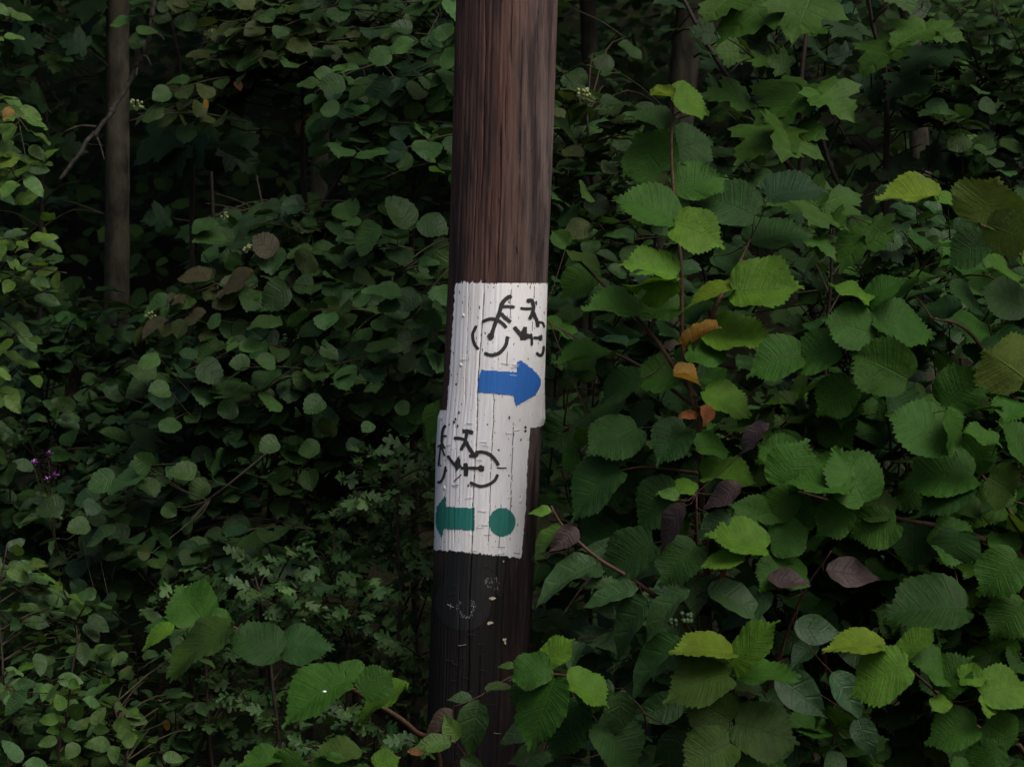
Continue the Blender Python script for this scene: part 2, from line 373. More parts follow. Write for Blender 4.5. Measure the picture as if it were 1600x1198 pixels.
    def fill(s, poly, n, d, sp, nl, size, cols, ang, Lpx, **kw):
        """n twigs whose tips spread evenly through a polygon of pixels"""
        xs = [p[0] for p in poly]; ys = [p[1] for p in poly]; got = []
        def inside(x, y):
            c = False
            for i in range(len(poly)):
                (x1, y1), (x2, y2) = poly[i], poly[i - 1]
                if (y1 > y) != (y2 > y) and x < (x2 - x1) * (y - y1) / (y2 - y1) + x1: c = not c
            return c
        for _ in range(n):
            best = None; bd = -1
            for _t in range(14):
                x, y = random.uniform(min(xs), max(xs)), random.uniform(min(ys), max(ys))
                if not inside(x, y): continue
                m = min([(x - a) ** 2 + (y - b) ** 2 for a, b in got] or [1e9])
                if m > bd: bd, best = m, (x, y)
            if not best: continue
            got.append(best)
            s.twig(best, random.uniform(*ang), random.uniform(*Lpx), random.uniform(*d), sp, random.randint(*nl), size, cols, **kw)
    def berries(s, px, py, d, n, spread, r, m='berry', name='berry_cluster'):
        mb = MB(); k = 2 * TANH * d / 1600; c = P(px, py, d); q = min(s.samples, key=lambda p: (p - c).length) if s.samples else c
        for i in range(n):
            p = c + Vector((random.uniform(-1, 1), random.uniform(-.6, .6), random.uniform(-.6, .8))) * spread * k
            mb.ball(p, r * k, 6); mb.tube([c - Vector((0, 0, spread * k * 1.2)), p], .0007, .0007, 3)
        mb.build(name, M[m], s.root)
    def done(s):
        lv = [o for o in s.root.children if o.name.split('.')[0] == 'leaf']
        if len(lv) > 300:                                   # the 300 that show largest stay single, the rest become one part
            bpy.context.view_layer.update()
            cp = Vector((0, -DIST, CAMZ)); lv.sort(key=lambda o: -(o.scale.y / (s.loc + o.location - cp).length))
            by = {}
            for o in lv[300:]: by.setdefault(o.data.materials[0].name.split('_')[0], []).append(o)
            for sp, os_ in by.items():
                V = []; F = []; U = []; T_ = []
                for o in os_:
                    n = len(o.data.vertices); co = np.zeros(n * 3, np.float32); o.data.vertices.foreach_get('co', co); b = sum(map(len, V))
                    m_ = np.array(o.matrix_local); V.append(co.reshape(-1, 3) @ m_[:3, :3].T + m_[:3, 3])
                    F += [tuple(b + i for i in f.vertices) for f in o.data.polygons]
                    uv = np.zeros(len(o.data.loops) * 2, np.float32); o.data.uv_layers[0].data.foreach_get('uv', uv); U.append(uv); T_.append(np.tile(np.array(o.color, np.float32), (n, 1)))
                me = bpy.data.meshes.new('leaves'); me.from_pydata(np.concatenate(V).tolist(), [], F); me.materials.append(M2[sp])
                me.uv_layers.new(name='UVMap').data.foreach_set('uv', np.concatenate(U)); me.attributes.new('tint', 'FLOAT_COLOR', 'POINT').data.foreach_set('color', np.concatenate(T_).ravel())
                me.polygons.foreach_set('use_smooth', [True] * len(me.polygons)); me.update()
                q = bpy.data.objects.new('leaves', me); COL.objects.link(q); q.parent = s.root; q['kind'] = 'stuff'
                for o in os_: bpy.data.objects.remove(o)
        if s.tw.v: s.tw.build('twigs', s.tm, s.root, 'stuff')
        return s

# ------------------------------------------------------------------ the pole
KP = 2 * TANH * DIST / 1600
LT = [(-2400, 799), (0, 714), (200, 708), (430, 700), (600, 691), (638, 688), (652, 683), (700, 680), (860, 677), (1000, 671), (1198, 665), (1700, 648)]
RT = [(-2400, 960), (0, 872), (200, 866), (430, 857), (600, 852), (654, 853), (670, 848), (760, 843), (860, 836), (1000, 828), (1198, 819), (1700, 797)]
lty, ltx = np.array(LT, float).T; rty, rtx = np.array(RT, float).T
def z_of(py): return CAMZ + (599 - py) * KP
def prof(z):
    py = 599 - (z - CAMZ) / KP
    l = np.interp(py, lty, ltx); r = np.interp(py, rty, rtx)
    return ((l + r) / 2 - 800) * KP, (r - l) / 2 * KP, py
LS = [q for q in LT if q[0] < 610 or q[0] > 690]; RS = [q for q in RT if q[0] < 610 or q[0] > 690]
lsy, lsx = np.array(LS, float).T; rsy, rsx = np.array(RS, float).T
def smooth_prof(z):
    py = 599 - (z - CAMZ) / KP; l = np.interp(py, lsy, lsx); r = np.interp(py, rsy, rsx)
    return ((l + r) / 2 - 800) * KP, (r - l) / 2 * KP, py
def px_extra(th, z):
    cx, r, py = prof(z); c2, r2, py = smooth_prof(z); s = np.sin(th); w = np.clip((np.abs(s) - .86) / .12, 0, 1); w = w * w * (3 - 2 * w)
    return np.where(s < 0, (cx - r) - (c2 - r2), (cx + r) - (c2 + r2)) * w
def X_of(th, z):
    cx, r, py = smooth_prof(z); return cx + r * np.sin(th) + px_extra(th, z)
# long drying cracks: polylines of pixels, width in px, depth in mm
CRACKS = [([(757, 440), (752, 515), (748, 584), (743, 700), (736, 868), (728, 1198)], 1.5, 6),
          ([(732, 441), (729, 560), (726, 640)], .9, 3), ([(799, 430), (797, 500), (794, 520)], .9, 3), ([(834, 430), (830, 560)], .8, 3),
          ([(771, 580), (770, 660), (766, 760), (761, 870)], .9, 3), ([(792, 530), (790, 590)], .8, 3), ([(801, 640), (799, 760), (797, 850)], .9, 3),
          ([(712, 640), (711, 760), (710, 860)], .9, 3), ([(720, 700), (718, 800), (716, 865)], .7, 2), ([(784, 760), (780, 830), (777, 900), (770, 1100)], .8, 3),
          ([(759, -40), (757, 147), (754, 260), (750, 330)], 1.3, 5), ([(783, 200), (781, 345), (777, 440)], 1.2, 5), ([(840, 20), (836, 240), (829, 440)], 1.1, 4),
          ([(790, 140), (789, 230)], 1.4, 4), ([(800, -30), (798, 120)], 1.0, 4), ([(815, 60), (811, 260), (806, 430)], 1.0, 3), ([(728, 100), (722, 260), (716, 430)], 1.0, 4),
          ([(745, 250), (738, 430)], .9, 3), ([(850, 0), (846, 160), (842, 330)], .8, 3), ([(768, 300), (762, 440)], .9, 3), ([(720, 880), (716, 1000), (708, 1198)], 1.0, 4), ([(750, 1000), (744, 1198)], 1.0, 4), ([(788, 900), (782, 1050), (776, 1198)], 1.3, 5), ([(812, 880), (808, 1050), (800, 1198)], 1.2, 4), ([(700, 870), (694, 1100)], .9, 3), ([(832, 670), (826, 800), (818, 960), (808, 1198)], 1.2, 5)]
_rng = np.random.RandomState(3)
GRA = [(_rng.uniform(-3.14, 3.14), _rng.uniform(20, 90), _rng.uniform(0, 6.28), _rng.uniform(.2, .6)) for _ in range(14)]
def crack_dist(th, z):
    """for arrays of angle and height: crack depth (m) and a mask of how deep inside a crack"""
    cx, r, py = smooth_prof(z); dep = np.zeros_like(th); inn = np.zeros_like(th)
    for pl, w, dm in CRACKS:
        a = np.array(pl, float)[:, ::-1]; px = np.interp(py, a[:, 0], a[:, 1]) + .7 * np.sin(py * .035 + pl[0][0]) + .25 * np.sin(py * .19 + pl[0][1])
        u = np.clip(((px - 800) * KP * .985 - cx) / r, -.99, .99); tc = np.arcsin(u)
        end = np.clip(np.minimum(py - a[0, 0], a[-1, 0] - py) / 25, 0, 1)
        q = np.exp(-(((th - tc) * r) / (w * .75 * KP)) ** 2) * end
        dep = np.maximum(dep, q * dm * .0006); inn = np.maximum(inn, q)
    return dep, inn
def pole_point(th, z, off=0.0, cracks=True):
    cx, r, py = smooth_prof(z)
    g = np.zeros_like(th)
    for t0, f, ph, a in GRA: g += a * np.sin(f * th + ph + 1.2 * np.sin(z * 2.1 + t0) + .5 * np.sin(z * 7 + ph))
    ry = 79.5 * KP + 0 * r
    rr = r * (1 + .012 * np.sin(2 * th + 1) + .01 * np.sin(5 * th + z)) + g * (.00035 if np.ndim(off) == 0 and off == 0 else .0002) + .0016 * np.sin(z * 3 + 4 * th)
    if cracks: rr = rr - crack_dist(th, z)[0] * (2.2 if np.ndim(off) == 0 and off == 0 else 1)
    rr = rr + off
    return np.stack([cx + rr * np.sin(th) + px_extra(th, z), -(rr - r + ry) * np.cos(th), z], -1)
def pix_to_pole(px, py):
    px = np.asarray(px, float); py = np.asarray(py, float); z = z_of(py)
    for _ in range(3):
        cx, r, _p = smooth_prof(z); u = np.clip(((px - 800) * KP * .985 - cx) / r, -.995, .995)
        dep = (DIST - r * np.sqrt(1 - u * u)) / DIST
        z = CAMZ + (599 - py) * KP * dep; cx, r, _p = smooth_prof(z)
        u = np.clip(((px - 800) * KP * dep - cx) / r, -.9995, .9995)
    th = np.arcsin(u); dep = (DIST - r * np.cos(th)) / DIST; xt = (px - 800) * KP * dep
    for _ in range(6):
        u = np.clip(u + (xt - X_of(np.arcsin(u), z)) / r, -.9999, .9999)
    return np.arcsin(u), z

def np_mesh(name, verts, faces, m, parent, smooth=True):
    me = bpy.data.meshes.new(name); v = np.asarray(verts, float) - np.array(parent.location)
    me.from_pydata(v.tolist(), [], faces if isinstance(faces, list) else faces.tolist())
    for q in (m if isinstance(m, (list, tuple)) else [m]): me.materials.append(q)
    me.polygons.foreach_set('use_smooth', [smooth] * len(me.polygons)); me.update()
    o = bpy.data.objects.new(name, me); COL.objects.link(o); o.parent = parent
    return o

def wood_material():
    m, nt, out = mat('weathered_pole_wood'); T = NT(nt); tc = T.n('TexCoord'); ob = tc.outputs['Object']
    sx = T.n('SeparateXYZ'); T.l(ob, sx.inputs[0])
    fine = T.noise(T.mapping(ob, (1, 1, .03)), 170, 7, .75); mid = T.noise(T.mapping(ob, (1, 1, .07)), 38, 6, .65)
    big = T.noise(T.mapping(ob, (1, 1, .11), (2.3, 0, .4)), 26, 6, .62)
    brown = T.ramp(fine, [(.25, (.018, .010, .0085)), (.5, (.064, .033, .0265)), (.75, (.128, .078, .064))])
    grey = T.ramp(fine, [(.25, (0.0340, 0.0245, 0.0218)), (.55, (0.0952, 0.0714, 0.0646)), (.8, (0.1564, 0.1258, 0.1122))])
    # greyer and lighter towards the right side, broken up by the grain
    lean = T.math('MULTIPLY', T.math('ADD', T.math('SUBTRACT', sx.outputs[0], T.math('MULTIPLY', sx.outputs[2], .0435)), -.035), 16.0)
    wea = T.math('ADD', lean, T.math('MULTIPLY', T.math('SUBTRACT', mid, .5), 2.4)); wea = T.math('MAXIMUM', T.math('MINIMUM', wea, 1.0), 0.0)
    c = T.mix(wea, brown, grey)
    streak = T.math('MULTIPLY', T.math('SUBTRACT', T.math('ADD', T.math('MULTIPLY', big, .8), T.math('MULTIPLY', mid, .2)), .48), 9.0, True)
    c = T.mix(T.math('MULTIPLY', streak, .85), c, (.012, .0085, .0085, 1))
    red = T.noise(T.mapping(ob, (1, 1, .12), (7, 3, 1)), 18, 3)
    c = T.mix(T.ramp(red, [(.45, g3(0)), (.7, g3(1))]), c, T.mix(1.0, c, (1.0, .8, .76, 1), 'MULTIPLY'))
    nick = T.noise(T.mapping(ob, (1, 1, .35), (1, 4, 2)), 75, 4, .6)
    c = T.mix(T.math('MULTIPLY', T.math('SUBTRACT', nick, .66), 20.0, True), c, (.008, .006, .006, 1))
    hair = T.math('ABSOLUTE', T.math('SUBTRACT', T.noise(T.mapping(ob, (1, 1, .018), (3, 8, 1)), 40, 2, .5), .5))
    c = T.mix(T.math('MULTIPLY', T.math('SUBTRACT', 1.0, T.math('MULTIPLY', hair, 90.0), True), .85), c, (.008, .005, .005, 1))
    gold = T.math('MULTIPLY', T.math('SUBTRACT', T.noise(T.mapping(ob, (1, 1, .06), (5, 1, 0)), 45, 3), .62), 8.0, True)
    c = T.mix(T.math('MULTIPLY', gold, .35), c, (.15, .085, .045, 1))
    # the foot was tarred: dark up to the lower edge of the white paint, streaky top
    tar = T.math('MULTIPLY', T.math('SUBTRACT', T.math('ADD', 1.30, T.math('MULTIPLY', T.math('SUBTRACT', mid, .5), .5)), sx.outputs[2]), 6.0, True)
    tarc = T.ramp(fine, [(.3, (.003, .0024, .0024)), (.6, (.008, .006, .006)), (.85, (.022, .017, .016))])
    side = T.math('SUBTRACT', 1.0, T.math('MULTIPLY', wea, .45))
    c = T.mix(T.math('MULTIPLY', tar, side), c, tarc)
    pr = T.n('BsdfPrincipled'); T.l(c, pr.inputs['Base Color']); pr.inputs['Roughness'].default_value = .75; pr.inputs['Specular IOR Level'].default_value = .25
    h = T.math('ADD', T.math('MULTIPLY', fine, .6), T.math('MULTIPLY', mid, .6)); T.l(T.bump(h, .7, .004), pr.inputs['Normal'])
    T.l(pr.outputs[0], out.inputs[0]); return m
def paint_material(name, col, dirt=.5, worn=None, rough=.6):
    m, nt, out = mat(name); T = NT(nt); tc = T.n('TexCoord'); ob = tc.outputs['Object']
    fine = T.noise(T.mapping(ob, (1, 1, .03)), 210, 5, .7); blot = T.noise(T.mapping(ob, (1, 1, .5)), 16, 4, .6); flake = T.noise(T.mapping(ob, (1, 1, .25)), 120, 3, .6)
    c0 = (*col, 1); c1 = (col[0] * (1 - .2 * dirt), col[1] * (1 - .23 * dirt), col[2] * (1 - .36 * dirt), 1)
    c = T.mix(T.ramp(blot, [(.4, g3(0)), (.72, g3(1))]), c0, c1)
    c = T.mix(T.math('MULTIPLY', T.ramp(fine, [(.2, g3(1)), (.42, g3(0))]), .35), c, tuple(x * .45 for x in col) + (1,))
    wr = worn or (.07, .05, .045)
    c = T.mix(T.math('MULTIPLY', T.math('SUBTRACT', flake, .765), 26.0, True), c, (*wr, 1))
    pr = T.n('BsdfPrincipled'); T.l(c, pr.inputs['Base Color']); pr.inputs['Roughness'].default_value = rough
    T.l(T.bump(T.math('ADD', fine, T.math('MULTIPLY', blot, .6)), .5, .0025), pr.inputs['Normal']); T.l(pr.outputs[0], out.inputs[0]); return m
M['wood'] = wood_material()
M['white'] = paint_material('white_paint', (.77, .77, .8)); M['blue'] = paint_material('blue_paint', (.018, .14, .5), .5, (.03, .09, .25))
M['green'] = paint_material('green_paint', (.012, .165, .138), .5, (.02, .09, .07)); M['black'] = paint_material('black_paint', (.022, .02, .022), .4, (.2, .2, .2))
M['tarpaint'] = paint_material('black_undercoat', (.0055, .0053, .0053), .3, (.13, .13, .13), .5)
M['metal'] = simple_material('dull_steel', (.12, .115, .11), (.4, .39, .38), 80, .4, bump=0, spec=.5); 
M['rustmetal'] = simple_material('rusty_steel', (0.014, 0.011, 0.01), (0.06, 0.046, 0.04), 80, .6, bump=0, spec=.15)
M['chip'] = simple_material('bare_pale_wood', (.45, .4, .28), (.65, .6, .45), 60, .8)

pole = empty('wooden_pole', (prof(np.array(0.))[0].item(), 0, 0), 'weathered brown wooden pole with bicycle signs painted on a white band', 'pole')
def build_shaft():
    nth = 420; th = np.concatenate([np.linspace(-1.75, 1.75, 340, endpoint=False), np.linspace(1.75, 2 * math.pi - 1.75, nth - 340, endpoint=False)])
    zs = np.concatenate([np.linspace(-.3, .6, 14, endpoint=False), np.linspace(.6, 2.62, 240, endpoint=False), np.linspace(2.62, 6.2, 30)])
    TH, Z = np.meshgrid(th, zs); v = pole_point(TH, Z).reshape(-1, 3); n = len(zs)
    i = np.arange(n - 1)[:, None] * nth; j = np.arange(nth)[None, :]; j2 = (j + 1) % nth
    f = np.stack([i + j, i + j2, i + nth + j2, i + nth + j], -1).reshape(-1, 4).tolist(); f.append([(n - 1) * nth + q for q in range(nth)])
    np_mesh('shaft', v, f, M['wood'], pole)
build_shaft()
def shell(name, m, off, th_rng, py_rng, keep, dth=.0105, dpy=1.6, cr=True):
    ths = np.arange(th_rng[0], th_rng[1], dth); pys = np.arange(py_rng[0], py_rng[1], dpy)
    TH, PY = np.meshgrid(ths, pys); Z = z_of(PY)
    for _ in range(2):
        cx, r, _p = smooth_prof(Z); Z = CAMZ + (599 - PY) * KP * (DIST - r * np.cos(TH)) / DIST
    cx, r, _p = smooth_prof(Z); PX = 800 + X_of(TH, Z) / (KP * (DIST - r * np.cos(TH)) / DIST)
    v = pole_point(TH, Z, off).reshape(-1, 3); inn = crack_dist(TH, Z)[1]
    W = len(ths); fs = []
    for a in range(len(pys) - 1):
        for b in range(W - 1):
            if cr and inn[a, b] > .72: continue
            if keep(PX[a, b], PY[a, b], TH[a, b]): q = a * W + b; fs.append((q, q + W, q + W + 1, q + 1))
    used = sorted({i for f in fs for i in f}); mp = {u: i for i, u in enumerate(used)}
    return np_mesh(name, v[used], [tuple(mp[i] for i in f) for f in fs], m, pole)
def nz(x, y, s): return mn.noise(Vector((x * s, y * s, s * 7.7)))
def white_keep(px, py, th):
    sp = 1.8 * nz(px, py * .25, .5)
    top = 442 + 1.2 * nz(px, 0, .6) - (9 * max(0, nz(px, 5, .45)) if px < 752 else 0)
    bot = 857 + (px - 678) * .1 + 2.5 * nz(px, 9, .35)
    if py < top or py > bot: return False
    left = np.interp(py, [440, 480, 525, 585, 640, 646], [712, 710, 706.5, 703.5, 698, 600]) + sp
    right = np.interp(py, [655, 662, 668, 712, 793, 871], [999, 860, 827, 823.5, 820, 814]) + sp * .8
    if px < left or px > right or th > 1.75: return False
    if nz(px + 31, py * .3, .42) > .62: return False       # flaked off
    return True
shell('white_paint', M['white'], .0011, (-1.75, 1.9), (428, 882), white_keep)
def black_keep(px, py, th):
    if py > np.interp(px, [676, 800], [985, 990]) + 6 * nz(px, 3, .2): return False
    if py < 852 + (px - 678) * .1: return False
    inc = (px - 723) ** 2 + (py - 940) ** 2 < 44 ** 2
    return (694 + 3 * nz(py, 1, .1) < px < 797 + 3 * nz(py, 4, .1) and py < 930) or inc
shell('black_paint', M['tarpaint'], .0007, (-1.2, .9), (850, 995), black_keep, .013, 2.2)

def on_pole(pts, off, cr=False):
    a = np.array(pts, float); th, z = pix_to_pole(a[:, 0], a[:, 1]); return pole_point(th, z, off, cr)
LAYER = [0]
class Marks:
    def __init__(s): s.v = []; s.f = []
    def stroke(s, pts, w, w2=None):
        """a brush stroke of pixels with ragged edges"""
        LAYER[0] += 1; off = .0018 + .00012 * (LAYER[0] % 9)
        Lp = sum(math.dist(pts[i], pts[i + 1]) for i in range(len(pts) - 1)); n = max(4, int(Lp / 1.3) + 1)
        c = catmull([(*p, 0) for p in pts], n); b = len(s.v); ring = []
        for i, p in enumerate(c):
            t = (c[min(i + 1, n - 1)] - c[max(0, i - 1)]); t.normalize(); q = Vector((-t.y, t.x, 0))
            hw = (w + ((w2 or w) - w) * i / (n - 1)) / 2
            hw *= 1 + .16 * nz(p.x, p.y, .4)
            if i in (0, n - 1): hw *= .62
            for k in (-1, -.5, 0, .5, 1): ring.append(tuple((p + q * hw * k)[:2]))
        s.v += on_pole(ring, off).tolist()
        for i in range(n - 1):
            for k in range(4): s.f.append((b + i * 5 + k, b + i * 5 + k + 1, b + i * 5 + k + 6, b + i * 5 + k + 5))
    def area(s, poly, step=1.5, rag=.8):
        """a filled outline: a fine grid clipped to it"""
        LAYER[0] += 1; off = .0018 + .00012 * (LAYER[0] % 9); xs = [p[0] for p in poly]; ys = [p[1] for p in poly]
        gx = np.arange(min(xs) - 2, max(xs) + 2, step); gy = np.arange(min(ys) - 2, max(ys) + 2, step); W = len(gx)
        def inside(x, y):
            x += rag * nz(x, y, .35); y += rag * nz(x + 50, y, .35); c = False
            for i in range(len(poly)):
                (x1, y1), (x2, y2) = poly[i], poly[i - 1]
                if (y1 > y) != (y2 > y) and x < (x2 - x1) * (y - y1) / (y2 - y1) + x1: c = not c
            return c
        X, Y = np.meshgrid(gx, gy); th, z = pix_to_pole(X, Y); V = pole_point(th, z, off).reshape(-1, 3); inn = crack_dist(th, z)[1]; fs = []
        for a in range(len(gy) - 1):
            for c in range(W - 1):
                if inside(gx[c] + step / 2, gy[a] + step / 2): q = a * W + c; fs.append((q, q + W, q + W + 1, q + 1))
        used = sorted({i for f in fs for i in f}); mp = {u: i for i, u in enumerate(used)}; b = len(s.v)
        s.v += V[used].tolist(); s.f += [tuple(b + mp[i] for i in f) for f in fs]
    def build(s, name, m): return np_mesh(name, s.v, s.f, m, pole)
def z1(*p): return [(640 + x * .23372, 420 + y * .23372) for x, y in p]
def z2(*p): return [(640 + x * .23372, 630 + y * .23372) for x, y in p]
def circ(c, r, ry=None, n=20): return [(c[0] + r * math.cos(6.2832 * i / n), c[1] + (ry or r) * math.sin(6.2832 * i / n)) for i in range(n)]
K = .23372
b1 = Marks()
for pts, w in [(((448, 380), (424, 435), (432, 495), (462, 540)), 21), (((500, 563), (545, 577), (598, 562), (640, 512), (653, 450)), 24),
               (((485, 355), (540, 335), (590, 345), (625, 370), (645, 395)), 23), (((545, 450), (568, 380), (600, 292), (618, 232), (648, 197), (680, 181)), 27),
               (((612, 254), (655, 252), (700, 256)), 20), (((608, 296), (640, 330), (675, 356)), 24), (((776, 216), (800, 211), (822, 216)), 26),
               (((815, 215), (820, 270), (795, 338)), 23), (((735, 264), (775, 268), (812, 266)), 20), (((818, 285), (843, 345), (852, 390)), 24),
               (((855, 356), (884, 362), (897, 392)), 16), (((893, 515), (886, 558), (866, 579), (838, 560)), 20),
               (((694, 388), (725, 425), (755, 462)), 27), (((745, 462), (780, 455), (815, 448)), 28), (((803, 432), (810, 470), (810, 512)), 17), (((820, 460), (850, 461), (878, 461)), 18)]:
    b1.stroke(z1(*pts), w * K)
b1.area(z1(*circ((545, 450), 23, 24))); b1.area(z1(*circ((868, 461), 15, 20))); b1.area(z1((755, 390), (775, 383), (782, 430), (805, 445), (770, 480), (735, 478), (730, 445)))
b1.area(z1(*circ((840, 228), 7, 14)), 1.0)
b1.build('bicycle_symbol', M['black'])
b2 = Marks()
for pts, w in [(((245, 145), (224, 185), (218, 262)), 19), (((220, 222), (238, 217), (252, 221)), 14), (((216, 260), (228, 280), (240, 302)), 15), (((214, 272), (205, 340), (197, 420)), 13),
               (((190, 293), (214, 284), (240, 352)), 12), (((246, 420), (235, 482), (212, 523), (188, 527)), 16), (((355, 187), (390, 188), (427, 198)), 29), (((384, 200), (373, 255), (345, 314)), 23),
               (((298, 232), (335, 233), (368, 242)), 21), (((375, 250), (402, 300), (432, 345)), 26), (((400, 352), (447, 348), (450, 340)), 24), (((440, 330), (490, 325), (540, 345), (578, 388), (592, 416)), 23),
               (((588, 474), (566, 516), (520, 545), (470, 553), (405, 528)), 21), (((345, 432), (415, 432), (490, 434)), 20), (((258, 348), (282, 382), (312, 420)), 19), (((374, 398), (380, 440), (378, 487)), 30)]:
    b2.stroke(z2(*pts), w * K)
b2.area(z2(*circ((480, 436), 23, 22))); b2.area(z2((300, 392), (335, 348), (348, 422), (312, 458)))
b2.build('bicycle_symbol', M['black'])
a1 = Marks(); a1.area(z1((480, 675), (715, 690), (712, 622), (735, 610), (810, 663), (850, 706), (873, 752), (860, 796), (830, 846), (705, 917), (690, 845), (560, 830), (460, 825), (464, 740)), 1.3)
tag(a1.build('arrow_mark', M['blue']), 'blue arrow pointing towards the hazel')
a2 = Marks(); a2.area(z2((244, 610), (246, 690), (435, 700), (436, 850), (230, 835), (221, 905), (182, 832), (173, 762), (186, 690)), 1.3)
tag(a2.build('arrow_mark', M['green']), 'green arrow pointing away from the dot')
a3 = Marks(); a3.area(z2(*circ((617, 792), 88, 95, 36)), 1.3, .5); a3.build('dot_mark', M['green'])
# staples, nail heads, chips
def local_frame(px, py, off):
    p = Vector(on_pole([(px, py)], off, False)[0]); c = Vector((prof(np.array(p.z))[0].item(), 0, p.z)); n = (p - c).normalized(); u = Vector((0, 0, 1)); x = u.cross(n).normalized()
    return p, x, u, n
def staple_mesh(m):
    mb = MB(); mb.tube([Vector((-1, 0, -.3)), Vector((-.97, 0, .09)), Vector((-.8, 0, .14)), Vector((.8, .0, .14)), Vector((.97, 0, .09)), Vector((1, 0, -.3))], .09, .09, 5)
    me = bpy.data.meshes.new('staple'); me.from_pydata([tuple(v) for v in mb.v], [], mb.f); me.materials.append(m); return me
ST = {k: staple_mesh(M[k]) for k in ('white', 'metal', 'rustmetal')}
def staple(px, py, m, L=None, ang=None):
    p, x, u, n = local_frame(px, py, .0014); L = (L or random.uniform(9, 13)) * KP / 2; w = math.radians(ang if ang is not None else random.uniform(-14, 10))
    x2 = x * math.cos(w) + u * math.sin(w); y2 = n.cross(x2)
    R = Matrix((x2 * L, y2 * L * .9, n * L * .9)).transposed().to_4x4(); R.translation = p - pole.location
    o = bpy.data.objects.new('staple', ST[m]); COL.objects.link(o); o.parent = pole; o.matrix_local = R
for x, y in [(405, 135), (495, 258), (505, 282), (470, 378), (305, 547), (400, 632), (670, 628), (485, 720), (470, 828), (500, 815), (520, 880), (420, 877), (430, 985), (708, 180), (715, 1000), (600, 1005), (265, 280), (320, 985), (660, 200), (610, 960)]:
    staple(*z2((x, y))[0], 'white' if random.random() < .62 else 'metal')
for x, y in [(635, 632), (705, 640), (690, 712), (700, 655), (360, 605), (400, 1030), (710, 1078)]: staple(*z1((x, y))[0], 'white')
def z3(x, y): return (600 + x * .2988, 840 + y * .2988)
for x, y, m in [(450, 140, 'rustmetal'), (540, 150, 'rustmetal'), (580, 175, 'rustmetal'), (380, 250, 'rustmetal'), (350, 355, 'metal'), (520, 285, 'rustmetal'), (490, 372, 'rustmetal'), (515, 405, 'rustmetal'), (460, 505, 'rustmetal'), (410, 560, 'metal'), (505, 555, 'rustmetal'),
                (345, 640, 'rustmetal'), (415, 625, 'rustmetal'), (370, 657, 'rustmetal'), (515, 690, 'rustmetal'), (370, 745, 'rustmetal'), (430, 730, 'rustmetal'), (592, 1020, 'metal'), (460, 800, 'rustmetal'), (560, 870, 'rustmetal'), (500, 605, 'rustmetal'), (360, 292, 'rustmetal')]:
    staple(*z3(x, y), m, ang=random.uniform(-20, 15))
staple(*z3(350, 356), 'metal', 8, 85)
for q, r in [(z2((740, 655))[0], 4.2), (z2((235, 565))[0], 4.6), (z1((360, 312))[0], 4.2), (z1((345, 642))[0], 4.2), (z2((770, 690))[0], 2.2)]:
    p, x, u, n = local_frame(*q, .0014); mb = MB(); mb.ball(p - n * r * KP * .45, r * KP * .85, 10, sq=1); mb.build('nail_head', M['white'], pole)
def chip(px, py, w, h, mt='chip', nm='bare_chip'):
    m = Marks(); pts = [(px + w * math.cos(a) * random.uniform(.5, 1.1), py + h * math.sin(a) * random.uniform(.4, 1.1)) for a in [i * .7 for i in range(9)]]; m.area(pts, .8, .3)
    if m.f: m.build(nm, M[mt])
for x, y, w, h in [(562, 315, 7, 3.6), (553, 443, 6, 3.6), (628, 530, 4.4, 2.2), (632, 548, 2, 3.5), (624, 122, 1.8, 2)]: chip(*z3(x, y), w, h)
m = Marks()
for i in range(55):
    a = random.uniform(-.75, 3.9); q = z3(432 + 44 * math.cos(a) * random.uniform(.6, 1.15), 360 + 55 * math.sin(a) * random.uniform(.8, 1.1)); m.stroke([q, (q[0] + random.uniform(-.3, .3), q[1] + random.uniform(.6, 1.8))], random.uniform(.3, .55))
for i in range(26): q = z3(560 + random.uniform(-40, 40), 240 + random.uniform(-35, 30)); m.stroke([q, (q[0] + .2, q[1] + random.uniform(.8, 1.6))], .6)
m.build('paint_specks', M['white'])['kind'] = 'stuff'
m = Marks()                                               # rusty dashes and dark pocks in the white band
for pts, w in [(((580, 430), (612, 433), (647, 431)), 9), (((350, 474), (325, 498), (298, 522)), 7), (((290, 548), (330, 547)), 7)]: m.stroke(z2(*pts), w * K)
for x, y in [(333, 62), (300, 125), (325, 150), (663, 95), (768, 160), (768, 185), (395, 550), (310, 105)]: m.area(z2(*circ((x, y), 7, 10, 8)), .8)
m.build('rust_marks', M['rustmetal'])['kind'] = 'stuff'

# ------------------------------------------------------------------ trees behind (trunks in view, crowns above it shade the bank)
def leaf_cloud(mb, centers, n, size, squash=.7):
    for i in range(n):
        c, r = random.choice(centers); u = Vector((random.gauss(0, 1), random.gauss(0, 1), random.gauss(0, 1))).normalized() * r * random.random() ** .4; u.z *= squash
        p = c + u; a = Vector((random.gauss(0, 1), random.gauss(0, 1), random.gauss(-.2, .6))).normalized(); nn = Vector((random.gauss(0, .5), random.gauss(-.2, .5), 1)); x = a.cross(nn).normalized()
        L = random.uniform(*size); W = L * .42; b = len(mb.v); z = x.cross(a)
        mb.v += [p, p + a * L * .4 + x * W + z * L * .08, p + a * L * .45, p + a * L * .4 - x * W + z * L * .08, p + a * L]
        mb.f += [(b, b + 1, b + 2), (b, b + 2, b + 3), (b + 1, b + 4, b + 2), (b + 2, b + 4, b + 3)]; mb.m += [0] * 4
